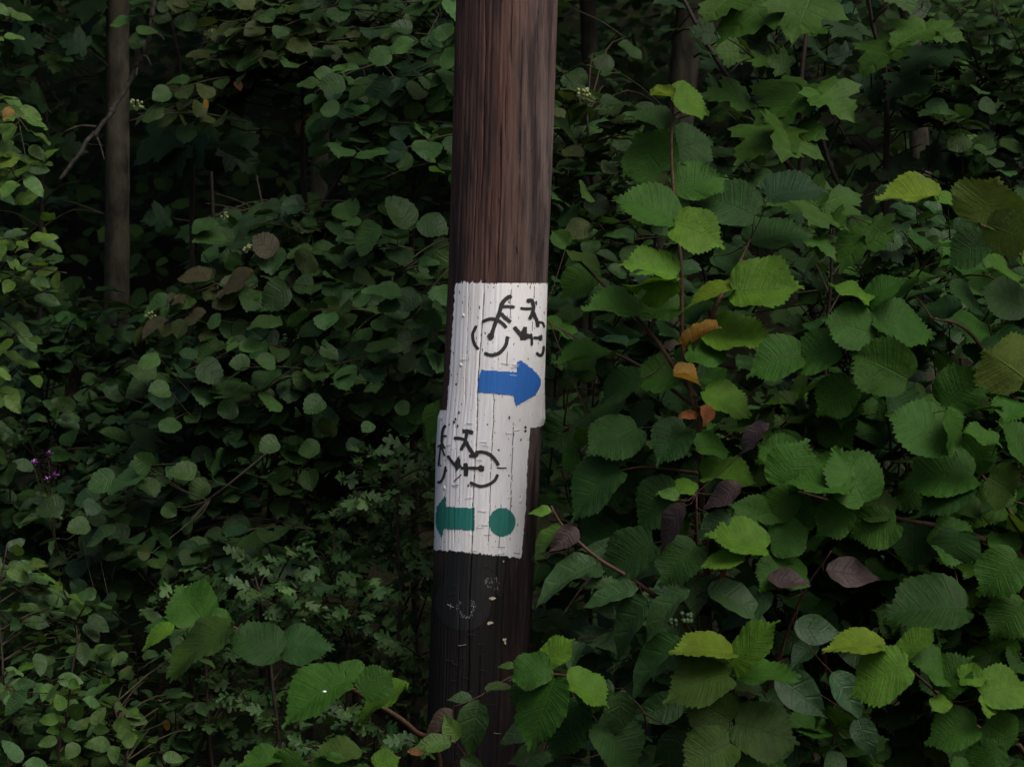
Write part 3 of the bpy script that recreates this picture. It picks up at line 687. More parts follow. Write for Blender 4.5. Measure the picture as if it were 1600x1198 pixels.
def tree(label, px, d, wpx, top, lean=0, crown_r=1.7, crown_h=4.3):
    k = 2 * TANH * d / 1600; x = (px - 800) * k; y = d - DIST; zb = ground_z(x, y); r = wpx * k / 2
    t = empty('young_tree', (x, y, zb), label, 'tree', 'trees standing on the bank')
    pts = [Vector((x - .02, y, zb - .1)), Vector((x, y, zb + 1)), Vector((x + lean * .5, y + .03, zb + 2.3)), Vector((x + lean, y + .1, top))]
    c = catmull(pts, 60); mb = MB(); b = 0; n = 16
    for i, p in enumerate(c):
        rr = r * (1.25 - .45 * i / 59) + (.02 * math.exp(-i / 4))
        for j in range(n):
            w = 2 * math.pi * j / n; q = 1 + .09 * mn.noise(Vector((math.cos(w) * 2, math.sin(w) * 2, p.z * 2.2))) + .05 * mn.noise(Vector((math.cos(w) * 5, math.sin(w) * 5, p.z * 9)))
            mb.v.append(p + Vector((math.cos(w) * rr * q, math.sin(w) * rr * q, 0)))
    for i in range(59):
        for j in range(n): j2 = (j + 1) % n; mb.f.append((i * n + j, i * n + j2, (i + 1) * n + j2, (i + 1) * n + j)); mb.m.append(0)
    mb.build('trunk', M['bark'], t)
    tip = c[-1]; cents = []
    for i in range(9):
        a = i * 2.4; e = tip + Vector((math.cos(a) * crown_r * random.uniform(.4, .9), math.sin(a) * crown_r * random.uniform(.4, .9) + .35, random.uniform(-.9, .9))); cents.append((e, crown_r * .6))
        st = c[random.randint(38, 57)]; lb = MB(); lb.tube(catmull([st, (st + e) / 2 + Vector((0, 0, .15)), e], 8), r * .35, r * .1, 6); lb.build('limb', M['bark'], t)
    cr = MB(); leaf_cloud(cr, cents, 6500, (.12, .19), .95); o = cr.build('crown', M['mass'], t, 'stuff'); o.color = (*C['maple_dark'], 1)
    return t
tree('thin mossy tree trunk standing straight in the dark behind a dead branch', 182, 8.4, 37, 4.9)
tree('grey tree trunk in deep shade behind the tip of the tall hazel shoot', 1048, 9.4, 44, 5.3, .25)
tree('dim upright trunk at the top edge behind the lone maple leaves', 1446, 9.0, 30, 5.2, -.15)
tree('slim dark trunk in the gap behind the aspen beside the upper pole', 500, 10.0, 24, 5.4, .1)
tree('dim trunk near the dark opening just past the pole', 925, 10.2, 24, 5.6, -.1)

# undergrowth that clothes the bank behind everything
def undergrowth():
    mb = MB()
    for i in range(24000):
        y = 1.6 + 8.4 * random.random(); x = random.uniform(-1, 1) * (2.2 + .36 * (y + 2)); z = ground_z(x, y) + abs(random.gauss(0, .38 if y < 4.5 else .6)) + .02
        clump = mn.noise(Vector((x * 1.1, y * 1.1, z * 1.3)))
        if y < 5 and clump < -.12 + .2 * random.random(): continue
        p = Vector((x, y, z)); a = Vector((random.gauss(0, 1), random.gauss(-.4, .7), random.gauss(-.3, .5))).normalized(); nn = Vector((random.gauss(0, .35), random.gauss(-.7, .35), .8)); sx_ = a.cross(nn).normalized()
        L = random.uniform(.05, .12); W = L * random.uniform(.33, .5); b = len(mb.v); zz = sx_.cross(a)
        mb.v += [p, p + a * L * .22 + sx_ * W * .8 + zz * L * .06, p + a * L * .6 + sx_ * W + zz * L * .08, p + a * L, p + a * L * .6 - sx_ * W + zz * L * .08, p + a * L * .22 - sx_ * W * .8 + zz * L * .06, p + a * L * .5]
        mb.f += [(b, b + 1, b + 6), (b + 1, b + 2, b + 6), (b + 2, b + 3, b + 6), (b + 3, b + 4, b + 6), (b + 4, b + 5, b + 6), (b + 5, b, b + 6)]; mb.m += [0] * 6
    o = mb.build('undergrowth', M['mass']); o.color = (.018, .038, .011, 1); tag(o, 'dark leafy undergrowth covering the bank behind the shrubs', 'undergrowth', None, 'stuff')
undergrowth()

def base(px, d): return ((px - 800) * 2 * TANH * d / 1600, d - DIST)
SAP = 'aspen saplings with round leaves'
# --- aspen saplings, round leaves, left of the pole
a = Plant('aspen_sapling', 'aspen sapling whose round blue-green leaves spread against the upper pole, above the black gap', 'sapling', base(640, 7.4), SAP)
a.stem([P(650, 900, 7.3), P(640, 500, 7.2), P(655, 200, 7.1), P(690, 30, 7.0)], .016, .004)
a.stem([P(600, 330, 7.0), P(480, 250, 6.95)], .006, .002, grow=False)
a.stem([P(480, 350, 7.0), P(560, 235, 6.95), P(640, 130, 6.9), P(720, 95, 6.8)], .007, .003, 'branch', grow=False)
a.fill([(470, 150), (560, 100), (720, 40), (725, 240), (600, 330), (450, 330), (500, 260)], 38, (6.6, 7.1), 'aspen', (5, 9), (29, 51), ['aspen', 'aspen_pale', 'aspen', 'blue'], (150, 250), (80, 150), jitter=.42, face=(0, -.42, .85))
a.fill([(430, 0), (720, 0), (720, 90), (560, 100), (440, 90)], 29, (6.9, 7.4), 'aspen', (5, 9), (29, 49), ['aspen', 'aspen_deep', 'aspen_deep', 'blue'], (150, 250), (80, 140), jitter=.35, face=(0, -.42, .85))
for h in [(612, 85, 575, 92, 34, 6.6, 'aspen_pale'), (700, 60, 685, 40, 34, 6.6, 'aspen_pale'), (690, 85, 715, 100, 36, 6.6, 'aspen_pale'), (530, 172, 500, 170, 28, 6.6, 'aspen_pale'), (605, 235, 555, 245, 18, 6.6, 'aspen_pale'), (640, 262, 620, 240, 30, 6.6, 'aspen'), (640, 355, 610, 305, 44, 6.5, 'aspen'), (590, 350, 555, 395, 40, 6.5, 'aspen_pale'), (655, 345, 700, 355, 40, 6.5, 'aspen'), (560, 352, 535, 345, 18, 6.5, 'aspen_pale')]: a.hero('aspen', *h)
a.done()
# olive spray, upper left
o = Plant('wayfaring_shrub', 'olive-tinted shrub spray with small berry clusters, reaching out over the dark maple leaves', 'shrub', base(400, 7.6), 'olive-leaved shrubs with berry clusters')
o.stem([P(420, 800, 7.5), P(470, 400, 7.4), P(470, 60, 7.3), P(460, -120, 7.3)], .014, .005)
o.stem([P(465, 60, 7.3), P(390, 120, 7.2), P(290, 160, 7.15), P(200, 190, 7.1)], .007, .002, 'branch', grow=False)
o.stem([P(470, 20, 7.3), P(380, 50, 7.2), P(310, 70, 7.15)], .006, .002, 'branch', grow=False)
o.fill([(195, 195), (230, 165), (300, 95), (330, 30), (450, 0), (520, 60), (430, 120), (370, 155), (290, 190)], 47, (6.9, 7.3), 'aspen', (5, 9), (24, 42), ['olive', 'olive', 'aspen', 'olive'], (165, 215), (70, 130), jitter=.35, face=(0, -.42, .85))
o.fill([(220, 0), (450, -40), (460, 30), (300, 40)], 13, (7.1, 7.4), 'aspen', (5, 8), (28, 47), ['aspen_deep', 'olive'], (160, 220), (70, 120), face=(0, -.42, .85))
o.berries(213, 163, 7.0, 12, 9, 2.6); o.berries(293, 142, 7.05, 9, 7, 2.4); o.berries(325, 52, 7.05, 8, 7, 2.2)
o.hero('aspen', 312, 160, 310, 182, 20, 6.9, 'olive'); o.hero('aspen', 318, 158, 326, 170, 9, 6.85, 'orange')
for h in [(475, 185, 466, 205, 10, 7.2, 'rust'), (481, 178, 483, 186, 10, 7.2, 'rust'), (368, 128, 378, 140, 12, 7.0, 'rust')]: o.hero('aspen', *h)
o.done()
# reddish berry spray, middle left
o2 = Plant('wayfaring_shrub', 'shrub with red-flushed leaves mixed into olive ones, halfway between thin trunk and pole', 'shrub', base(470, 7.0), 'olive-leaved shrubs with berry clusters')
o2.stem([P(500, 800, 6.9), P(520, 520, 6.85), P(560, 350, 6.8)], .012, .004)
o2.stem([P(520, 500, 6.85), P(400, 470, 6.75), P(300, 480, 6.7), P(225, 525, 6.65)], .006, .002, 'branch', grow=False)
o2.stem([P(545, 400, 6.8), P(430, 380, 6.75), P(330, 420, 6.7)], .006, .002, 'branch', grow=False)
o2.fill([(225, 530), (260, 470), (330, 440), (390, 440), (400, 480), (330, 520), (270, 510)], 14, (6.5, 6.75), 'aspen', (4, 7), (31, 51), ['olive', 'red', 'aspen', 'aspen'], (170, 220), (70, 110), face=(0, -.42, .85))
o2.fill([(320, 440), (330, 400), (420, 330), (560, 310), (600, 420), (480, 430)], 31, (6.6, 6.95), 'aspen', (5, 8), (31, 51), ['aspen', 'olive', 'aspen', 'aspen_deep', 'blue'], (150, 220), (70, 120), face=(0, -.42, .85))
for h in [(330, 432, 278, 425, 28, 6.55, 'red'), (262, 500, 220, 525, 20, 6.5, 'red'), (320, 490, 280, 500, 24, 6.5, 'red'), (395, 425, 335, 455, 32, 6.55, 'red'), (430, 395, 395, 370, 40, 6.6, 'red'), (290, 468, 266, 472, 14, 6.5, 'red'), (288, 500, 275, 528, 26, 6.45, 'olive'), (355, 375, 300, 375, 24, 6.7, 'aspen'), (300, 360, 340, 345, 24, 6.7, 'aspen'), (360, 395, 365, 425, 26, 6.6, 'aspen'), (490, 400, 465, 420, 44, 6.55, 'olive')]: o2.hero('aspen', *h)
o2.berries(236, 490, 6.6, 9, 8, 2.4); o2.berries(386, 387, 6.6, 8, 7, 2.4); o2.berries(350, 337, 6.7, 6, 6, 2.2); o2.done()
# aspen, middle
b = Plant('aspen_sapling', 'aspen sapling dense with overlapping round leaves just beside the two-part white band', 'sapling', base(560, 6.9), SAP)
b.stem([P(560, 1000, 6.8), P(600, 700, 6.7), P(610, 430, 6.65)], .013, .004)
b.stem([P(590, 700, 6.7), P(480, 600, 6.6), P(400, 500, 6.6)], .007, .002, 'branch', grow=False)
b.stem([P(575, 850, 6.75), P(470, 760, 6.6), P(380, 740, 6.55)], .006, .002, 'branch', grow=False)
b.fill([(360, 480), (500, 430), (680, 400), (690, 640), (560, 720), (400, 740), (300, 640)], 56, (6.35, 6.8), 'aspen', (5, 9), (31, 51), ['aspen', 'aspen', 'aspen_deep', 'blue', 'aspen_pale'], (150, 235), (80, 140), jitter=.45, face=(0, -.42, .85))
b.fill([(380, 700), (560, 660), (640, 700), (560, 800), (400, 830)], 16, (6.5, 6.8), 'aspen', (5, 8), (29, 49), ['aspen_deep', 'aspen', 'aspen_deep'], (150, 230), (80, 130), face=(0, -.42, .85))
for h in [(505, 625, 475, 640, 32, 6.3, 'aspen'), (630, 462, 565, 455, 26, 6.3, 'aspen_pale'), (625, 475, 590, 485, 26, 6.3, 'aspen'), (685, 490, 665, 510, 34, 6.3, 'aspen'), (430, 570, 400, 560, 24, 6.3, 'aspen'), (375, 540, 410, 545, 24, 6.3, 'aspen_pale'), (500, 545, 530, 555, 22, 6.3, 'aspen'), (510, 532, 505, 540, 12, 6.3, 'aspen_pale'), (620, 535, 570, 540, 18, 6.3, 'aspen'), (520, 660, 500, 680, 36, 6.3, 'olive'), (640, 640, 615, 635, 24, 6.3, 'aspen'), (580, 660, 570, 675, 22, 6.3, 'aspen_pale'), (435, 690, 405, 700, 30, 6.3, 'aspen'), (500, 700, 465, 705, 28, 6.3, 'aspen'), (345, 500, 322, 505, 24, 6.3, 'aspen'), (390, 510, 440, 500, 20, 6.3, 'aspen'), (330, 620, 400, 600, 30, 6.4, 'aspen'), (310, 570, 350, 590, 40, 6.4, 'aspen_deep')]: b.hero('aspen', *h)
b.hero('dogwood', 688, 624, 655, 690, 26, 6.15, 'bright', up=1); b.hero('aspen', 650, 560, 618, 575, 30, 6.25, 'olive'); b.hero('aspen', 690, 268, 672, 264, 10, 6.3, 'bright', pet=False)
b.done()
b = Plant('aspen_sapling', 'low aspen sapling between the purple flowers and the corner bush of oval leaves', 'sapling', base(250, 6.7), SAP)
b.stem([P(250, 1150, 6.6), P(280, 900, 6.55), P(330, 720, 6.5), P(420, 560, 6.6)], .012, .003)
b.stem([P(270, 950, 6.55), P(180, 850, 6.45), P(110, 830, 6.4)], .006, .002, 'branch', grow=False)
b.fill([(210, 600), (330, 520), (380, 640), (330, 780), (250, 760), (190, 660)], 25, (6.4, 6.8), 'aspen', (5, 8), (29, 49), ['aspen', 'aspen_deep', 'blue'], (120, 210), (70, 130), face=(0, -.42, .85))
b.fill([(80, 780), (220, 690), (420, 740), (420, 880), (250, 960), (90, 920)], 44, (6.3, 6.7), 'aspen', (5, 8), (29, 47), ['aspen', 'aspen_deep', 'aspen_deep', 'blue'], (120, 230), (70, 130), face=(0, -.42, .85))
b.stem([P(300, 800, 6.4), P(350, 765, 6.25), P(420, 703, 6.2)], .0042, .0022, 'bare_twig', n=5, m=M['dead'], grow=False)
for h in [(235, 730, 210, 715, 38, 6.25, 'aspen'), (235, 735, 165, 765, 30, 6.25, 'aspen'), (150, 785, 135, 800, 30, 6.25, 'blue'), (140, 820, 105, 825, 28, 6.2, 'aspen'), (180, 830, 130, 850, 22, 6.25, 'aspen'), (175, 955, 165, 940, 32, 6.2, 'aspen'), (265, 840, 250, 850, 28, 6.2, 'aspen'), (255, 790, 275, 805, 26, 6.25, 'aspen'), (300, 815, 280, 830, 24, 6.25, 'aspen'), (235, 865, 215, 860, 24, 6.2, 'olive'), (265, 610, 235, 610, 28, 6.3, 'aspen'), (250, 560, 215, 570, 26, 6.3, 'aspen_pale'), (150, 930, 130, 925, 20, 6.2, 'aspen')]: b.hero('aspen', *h)
b.done()
# a bare pale twig that crosses the low aspens
# top-left sprig with the dead branch
b = Plant('aspen_sapling', 'aspen sapling with a dead lichened branch and few loose leaves hanging across the thin trunk', 'sapling', base(300, 7.9), SAP)
b.stem([P(290, 700, 7.9), P(300, 300, 7.8), P(270, 40, 7.7), P(235, -60, 7.6)], .012, .004)
mbd = catmull([P(240, -20, 7.62), P(238, 30, 7.6), P(222, 85, 7.55), P(190, 150, 7.5), P(152, 205, 7.45), P(132, 228, 7.42), P(93, 281, 7.4)], 40)
dm = MB(); dm.tube([p + Vector((mn.noise(p * 22), 0, mn.noise(p * 19))) * .008 for p in mbd], .009, .0058, 8)
for s_, e_ in [((150, 198), (100, 206)), ((150, 212), (163, 250)), ((215, 108), (213, 120)), ((225, 88), (236, 103)), ((240, 55), (257, 63))]: dm.tube(catmull([P(*s_, 7.45), (P(*s_, 7.45) + P(*e_, 7.4)) / 2 + Vector((0, 0, .01)), P(*e_, 7.4)], 6), .004, .002, 5)
for i in (6, 14, 15, 22, 27): dm.ball(mbd[i], .0115, 7)
dm.build('dead_branch', M['dead'], b.root)
b.samples += mbd[:14]
for h in [(203, 34, 170, 38, 20, 7.5, 'aspen_pale'), (205, 22, 222, 20, 16, 7.5, 'aspen'), (215, 52, 245, 45, 22, 7.45, 'aspen_pale'), (222, 55, 205, 75, 26, 7.45, 'aspen'), (240, 28, 268, 28, 24, 7.5, 'aspen_deep'), (300, 8, 336, 10, 30, 7.4, 'aspen_pale'), (245, 10, 266, 14, 20, 7.5, 'aspen'), (205, 2, 240, 0, 16, 7.5, 'aspen')]: b.hero('aspen', *h)
b.fill([(190, -60), (400, -60), (420, 10), (220, 0)], 13, (7.3, 7.7), 'aspen', (4, 7), (28, 45), ['aspen', 'aspen_deep'], (180, 260), (70, 110), face=(0, -.42, .85)); b.done()
# maple saplings in the shade on the left
m1 = Plant('maple_sapling', 'shaded sycamore sapling whose flat dark lobed leaves overlap below the olive spray', 'sapling', base(330, 8.3), 'maple saplings')
m1.stem([P(345, 600, 8.2), P(330, 300, 8.1), P(320, 180, 8.1)], .01, .004)
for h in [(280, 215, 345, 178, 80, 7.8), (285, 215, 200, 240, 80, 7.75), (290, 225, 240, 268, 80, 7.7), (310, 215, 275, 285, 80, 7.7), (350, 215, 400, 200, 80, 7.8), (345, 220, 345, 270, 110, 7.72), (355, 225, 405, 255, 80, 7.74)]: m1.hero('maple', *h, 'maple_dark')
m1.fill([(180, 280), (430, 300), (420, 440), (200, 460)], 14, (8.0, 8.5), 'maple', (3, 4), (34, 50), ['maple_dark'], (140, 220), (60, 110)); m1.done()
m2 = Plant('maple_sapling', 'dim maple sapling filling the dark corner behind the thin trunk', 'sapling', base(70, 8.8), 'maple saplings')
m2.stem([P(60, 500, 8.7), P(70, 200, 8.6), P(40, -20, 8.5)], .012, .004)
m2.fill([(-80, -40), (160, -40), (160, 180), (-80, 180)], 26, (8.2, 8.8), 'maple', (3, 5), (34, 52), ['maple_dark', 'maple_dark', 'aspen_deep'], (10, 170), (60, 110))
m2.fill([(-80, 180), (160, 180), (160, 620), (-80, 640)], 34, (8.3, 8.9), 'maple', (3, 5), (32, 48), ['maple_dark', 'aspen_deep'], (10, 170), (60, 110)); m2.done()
# dim elder-like filler between the trunk and the aspens
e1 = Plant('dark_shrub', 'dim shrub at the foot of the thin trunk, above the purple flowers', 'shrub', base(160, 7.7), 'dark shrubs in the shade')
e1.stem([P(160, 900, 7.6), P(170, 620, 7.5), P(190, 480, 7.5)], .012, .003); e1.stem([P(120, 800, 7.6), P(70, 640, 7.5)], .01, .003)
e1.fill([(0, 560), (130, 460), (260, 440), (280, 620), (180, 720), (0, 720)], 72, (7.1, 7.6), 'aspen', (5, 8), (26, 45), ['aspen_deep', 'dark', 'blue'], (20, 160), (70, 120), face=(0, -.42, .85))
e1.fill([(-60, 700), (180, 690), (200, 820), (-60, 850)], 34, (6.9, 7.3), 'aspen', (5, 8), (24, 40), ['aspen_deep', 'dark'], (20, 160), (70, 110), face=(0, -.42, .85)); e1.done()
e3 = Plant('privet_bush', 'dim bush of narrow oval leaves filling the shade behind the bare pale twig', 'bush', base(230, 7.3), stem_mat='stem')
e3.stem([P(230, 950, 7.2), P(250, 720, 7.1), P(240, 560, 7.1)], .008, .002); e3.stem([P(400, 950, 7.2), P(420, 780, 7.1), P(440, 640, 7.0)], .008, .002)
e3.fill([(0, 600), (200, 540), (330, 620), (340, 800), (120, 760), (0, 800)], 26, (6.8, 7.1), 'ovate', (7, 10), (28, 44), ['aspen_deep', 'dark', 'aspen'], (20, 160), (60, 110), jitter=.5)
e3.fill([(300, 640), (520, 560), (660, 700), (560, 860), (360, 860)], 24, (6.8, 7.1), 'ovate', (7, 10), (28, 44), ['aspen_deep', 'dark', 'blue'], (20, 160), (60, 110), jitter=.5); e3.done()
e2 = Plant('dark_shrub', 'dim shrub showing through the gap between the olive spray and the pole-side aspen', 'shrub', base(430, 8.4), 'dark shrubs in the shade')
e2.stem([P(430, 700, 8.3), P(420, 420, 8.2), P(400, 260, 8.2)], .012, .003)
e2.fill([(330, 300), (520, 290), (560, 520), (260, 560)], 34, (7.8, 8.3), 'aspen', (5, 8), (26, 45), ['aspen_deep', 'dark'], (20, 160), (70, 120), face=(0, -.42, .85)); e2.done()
# small-leaved bush at the edge of the picture
lf = Plant('spindle_bush', 'yellow-green bush with small oval leaves in front of the dark maple corner', 'bush', base(-40, 6.3), stem_mat='stem_brown')
lf.stem([P(-50, 900, 6.2), P(-60, 500, 6.15), P(-40, 100, 6.1)], .013, .004)
lf.fill([(-60, 170), (20, 165), (70, 230), (75, 300), (30, 310), (-60, 320)], 14, (5.95, 6.2), 'ovate', (6, 9), (34, 48), ['ovate', 'ovate', 'aspen_pale', 'ovate_pale'], (-70, 30), (70, 120), jitter=.4)
lf.fill([(-60, 370), (50, 350), (110, 365), (110, 460), (20, 460), (-60, 480)], 15, (5.95, 6.2), 'ovate', (6, 9), (34, 48), ['ovate', 'ovate_pale', 'aspen', 'ovate'], (-40, 40), (70, 130), jitter=.4, face=(0, -.42, .85))
lf.fill([(-60, 520), (60, 515), (60, 560), (20, 620), (-60, 640)], 8, (5.95, 6.2), 'ovate', (5, 8), (34, 48), ['ovate', 'ovate_pale', 'ovate'], (-60, 20), (60, 110), jitter=.4)
lf.fill([(-60, -10), (20, 0), (20, 60), (-60, 70)], 5, (5.95, 6.2), 'ovate', (5, 7), (28, 38), ['ovate', 'ovate'], (-40, 30), (60, 100)); 
lf.hero('ovate', 20, 170, 2, 185, 18, 6.0, 'orange'); lf.done()
# hawthorn
h1 = Plant('hawthorn_shrub', 'hawthorn shrub with small deeply cut leaves, one upright spray rising against the pole foot', 'shrub', base(600, 6.35), 'hawthorn shrubs', twig_mat='stem')
h1.stem([P(610, 1150, 6.3), P(625, 930, 6.25), P(620, 720, 6.2)], .01, .002); h1.stem([P(545, 1150, 6.3), P(540, 980, 6.25), P(520, 870, 6.2)], .009, .002)
h1.fill([(570, 700), (640, 690), (675, 760), (670, 860), (600, 850), (560, 780)], 13, (6.1, 6.3), 'hawthorn', (9, 13), (28, 39), ['haw_pale', 'haw', 'haw'], (30, 150), (50, 90), jitter=.45)
h1.fill([(450, 860), (680, 850), (675, 1090), (620, 1060), (480, 1000)], 24, (6.05, 6.4), 'hawthorn', (10, 14), (26, 39), ['haw_pale', 'haw', 'haw', 'dark'], (20, 160), (50, 90), jitter=.5)
h1.done()
h2 = Plant('hawthorn_shrub', 'low spreading hawthorn under the hazel sprig with the white-spotted leaf', 'shrub', base(450, 6.2), 'hawthorn shrubs', twig_mat='stem')
h2.stem([P(440, 1250, 6.15), P(430, 1080, 6.1), P(400, 900, 6.1)], .009, .002); h2.stem([P(560, 1250, 6.15), P(580, 1120, 6.1)], .008, .002); h2.stem([P(340, 1250, 6.15), P(320, 1000, 6.1)], .008, .002)
h2.fill([(270, 880), (470, 860), (500, 1000), (420, 1060), (290, 1050)], 22, (6.0, 6.35), 'hawthorn', (9, 13), (26, 37), ['haw', 'haw', 'dark', 'haw_pale'], (20, 160), (50, 90), jitter=.5)
h2.fill([(300, 1060), (650, 1080), (670, 1210), (330, 1210)], 22, (5.9, 6.2), 'hawthorn', (9, 13), (28, 39), ['haw', 'haw', 'dark', 'haw_pale'], (20, 160), (50, 90), jitter=.5); h2.done()
h3 = Plant('hawthorn_shrub', 'far hawthorn clump with pale tips, just below the reddest spray', 'shrub', base(400, 6.9), 'hawthorn shrubs', twig_mat='stem')
h3.stem([P(420, 1150, 6.8), P(430, 900, 6.75), P(470, 800, 6.7)], .009, .002)
h3.fill([(400, 800), (560, 780), (600, 870), (480, 900), (380, 880)], 22, (6.45, 6.75), 'hawthorn', (9, 13), (26, 37), ['haw', 'haw', 'haw_pale', 'dark'], (20, 160), (50, 90), jitter=.5); h3.done()
# ovate-leaved bush, bottom left
p1 = Plant('privet_bush', 'low bush of plain oval leaves at the bottom corner under the low aspen', 'bush', base(130, 6.0), stem_mat='stem')
p1.stem([P(90, 1220, 5.9), P(110, 1080, 5.9), P(125, 990, 5.9)], .004, .002); p1.stem([P(200, 1230, 5.9), P(180, 1100, 5.9)], .004, .002); p1.stem([P(20, 1230, 5.9), P(0, 1000, 5.95), P(10, 850, 6.0)], .004, .002)
p1.fill([(-40, 1050), (60, 1040), (150, 1060), (230, 1090), (250, 1200), (-40, 1210)], 22, (5.7, 5.95), 'ovate', (6, 9), (34, 46), ['ovate', 'ovate', 'haw_pale', 'aspen_pale'], (20, 160), (60, 110), jitter=.4, opposite=True)
p1.fill([(-40, 860), (60, 850), (150, 930), (150, 1050), (-40, 1060)], 22, (5.95, 6.2), 'ovate', (6, 9), (32, 44), ['ovate', 'haw', 'aspen', 'haw'], (20, 160), (60, 110), jitter=.4, face=(0, -.42, .85))
p1.fill([(160, 1000), (300, 970), (330, 1130), (240, 1160)], 15, (6.0, 6.2), 'ovate', (6, 8), (28, 40), ['aspen', 'haw', 'aspen_deep'], (20, 160), (60, 110), jitter=.45, face=(0, -.42, .85))
for h in [(98, 1110, 92, 1082, 22, 5.6, 'ovate'), (108, 1118, 130, 1105, 26, 5.6, 'ovate'), (92, 1125, 60, 1122, 18, 5.6, 'ovate'), (118, 1150, 90, 1143, 22, 5.6, 'ovate'), (145, 1133, 162, 1102, 20, 5.6, 'ovate'), (148, 1138, 168, 1140, 18, 5.6, 'ovate'), (120, 1160, 105, 1185, 24, 5.6, 'ovate'), (90, 1155, 58, 1160, 18, 5.6, 'ovate'), (40, 1080, 5, 1115, 24, 5.7, 'aspen'), (62, 1020, 60, 1055, 20, 5.8, 'aspen'), (30, 868, 28, 850, 18, 5.9, 'ovate_pale'), (40, 885, 72, 882, 14, 5.9, 'ovate_pale'), (10, 890, 50, 905, 22, 5.9, 'ovate'), (190, 1160, 215, 1150, 26, 5.6, 'ovate'), (180, 1165, 175, 1190, 20, 5.6, 'ovate')]: p1.hero('ovate', *h)
p1.hero('ovate', 262, 1125, 258, 1140, 13, 5.9, 'orange'); p1.done()
# knapweed
kn = Plant('knapweed_flowers', 'wild plant with four small purple flower heads on thin stems', 'wildflower', base(85, 6.75), stem_mat='stem_green')
for i, (x, y) in enumerate([(77, 711), (54, 724), (86, 744), (75, 750)]):
    q = P(x, y, 6.5); kn.stem([P(90 + 6 * i, 1000, 6.65), P(84 + i, 850, 6.55), q], .0025, .0014, 'stem', 5)
    fm = MB(); fm.ball(q - Vector((0, 0, .004)), .005, 7, 0, 1.2)
    for j in range(26):
        w = random.uniform(0, 6.28); el = random.uniform(.1, 1.1); dv = Vector((math.cos(w) * math.cos(el), math.sin(w) * math.cos(el), math.sin(el))); t_ = dv.cross(Vector((0, 0, 1))).normalized() * .0016
        bq = len(fm.v); L_ = random.uniform(.009, .015); fm.v += [q - t_, q + t_, q + dv * L_ + t_ * 1.5, q + dv * L_ - t_ * 1.5]; fm.f.append((bq, bq + 1, bq + 2, bq + 3)); fm.m.append(1)
    fm.build('flower_head', [M['stem_green'], M['petal']], kn.root)
for i in range(14): kn.leaf('dogwood', P(random.uniform(70, 120), random.uniform(770, 960), 6.55), Vector((random.uniform(-1, 1), -.3, random.uniform(-.2, .5))), Vector((random.uniform(-.5, .5), -.6, .7)), random.uniform(.05, .08), jit(C['haw']), .5)
kn.done()
HZ = 'hazel with large toothed leaves'
# hazel sprigs on the left foreground
g = Plant('hazel_sprig', 'hazel sprig leaning over the hawthorn, one leaf with a white spot', 'hazel', base(700, 5.6), HZ, 'stem_brown', 'stem_brown')
g.stem([P(690, 1230, 5.5), P(648, 1140, 5.4), P(575, 1090, 5.35), P(520, 1058, 5.3), P(450, 1018, 5.3), P(375, 985, 5.3), P(320, 960, 5.3)], .008, .0025, n=6)
for h in [(322, 972, 276, 922, 72, 5.26, 'mid', .05), (292, 985, 232, 972, 26, 5.25, 'dark', 0), (270, 985, 220, 1000, 22, 5.2, 'bright', 0), (360, 978, 262, 1032, 40, 5.15, 'under', -.03), (330, 965, 362, 962, 26, 5.25, 'mid', 0), (438, 1020, 366, 988, 52, 5.2, 'dark', 0), (432, 1012, 510, 998, 46, 5.25, 'dark', 0), (540, 1064, 442, 1094, 52, 5.15, 'mid', -.04), (566, 1082, 606, 1048, 46, 5.15, 'mid', 0), (530, 1050, 575, 1045, 30, 5.2, 'mid', 0), (634, 1072, 557, 1110, 22, 5.2, 'bright', 0)]:
    g.hero('hazel', *h)
sm_ = MB(); sm_.ball(P(507, 1080, 5.075), .0045, 7, sq=.5); sm_.build('white_spot', M['white'], g.root)
g.done()
g = Plant('hazel_sprig', 'hazel sprig cut off by the bottom edge, in front of the low hawthorn', 'hazel', base(560, 5.2), HZ, 'stem_brown', 'stem_brown')
g.stem([P(640, 1330, 5.15), P(610, 1230, 5.1), P(520, 1190, 5.05), P(440, 1195, 5.05)], .006, .0025, n=6)
for h in [(440, 1188, 375, 1192, 26, 5.0, 'mid', 0), (470, 1185, 440, 1215, 60, 5.0, 'mid', 0), (560, 1185, 490, 1178, 26, 5.0, 'under', 0), (540, 1190, 500, 1230, 60, 4.98, 'mid', 0), (585, 1195, 620, 1182, 34, 5.0, 'bright', 0), (580, 1200, 560, 1235, 50, 5.0, 'mid', 0)]: g.hero('hazel', *h)
g.done()
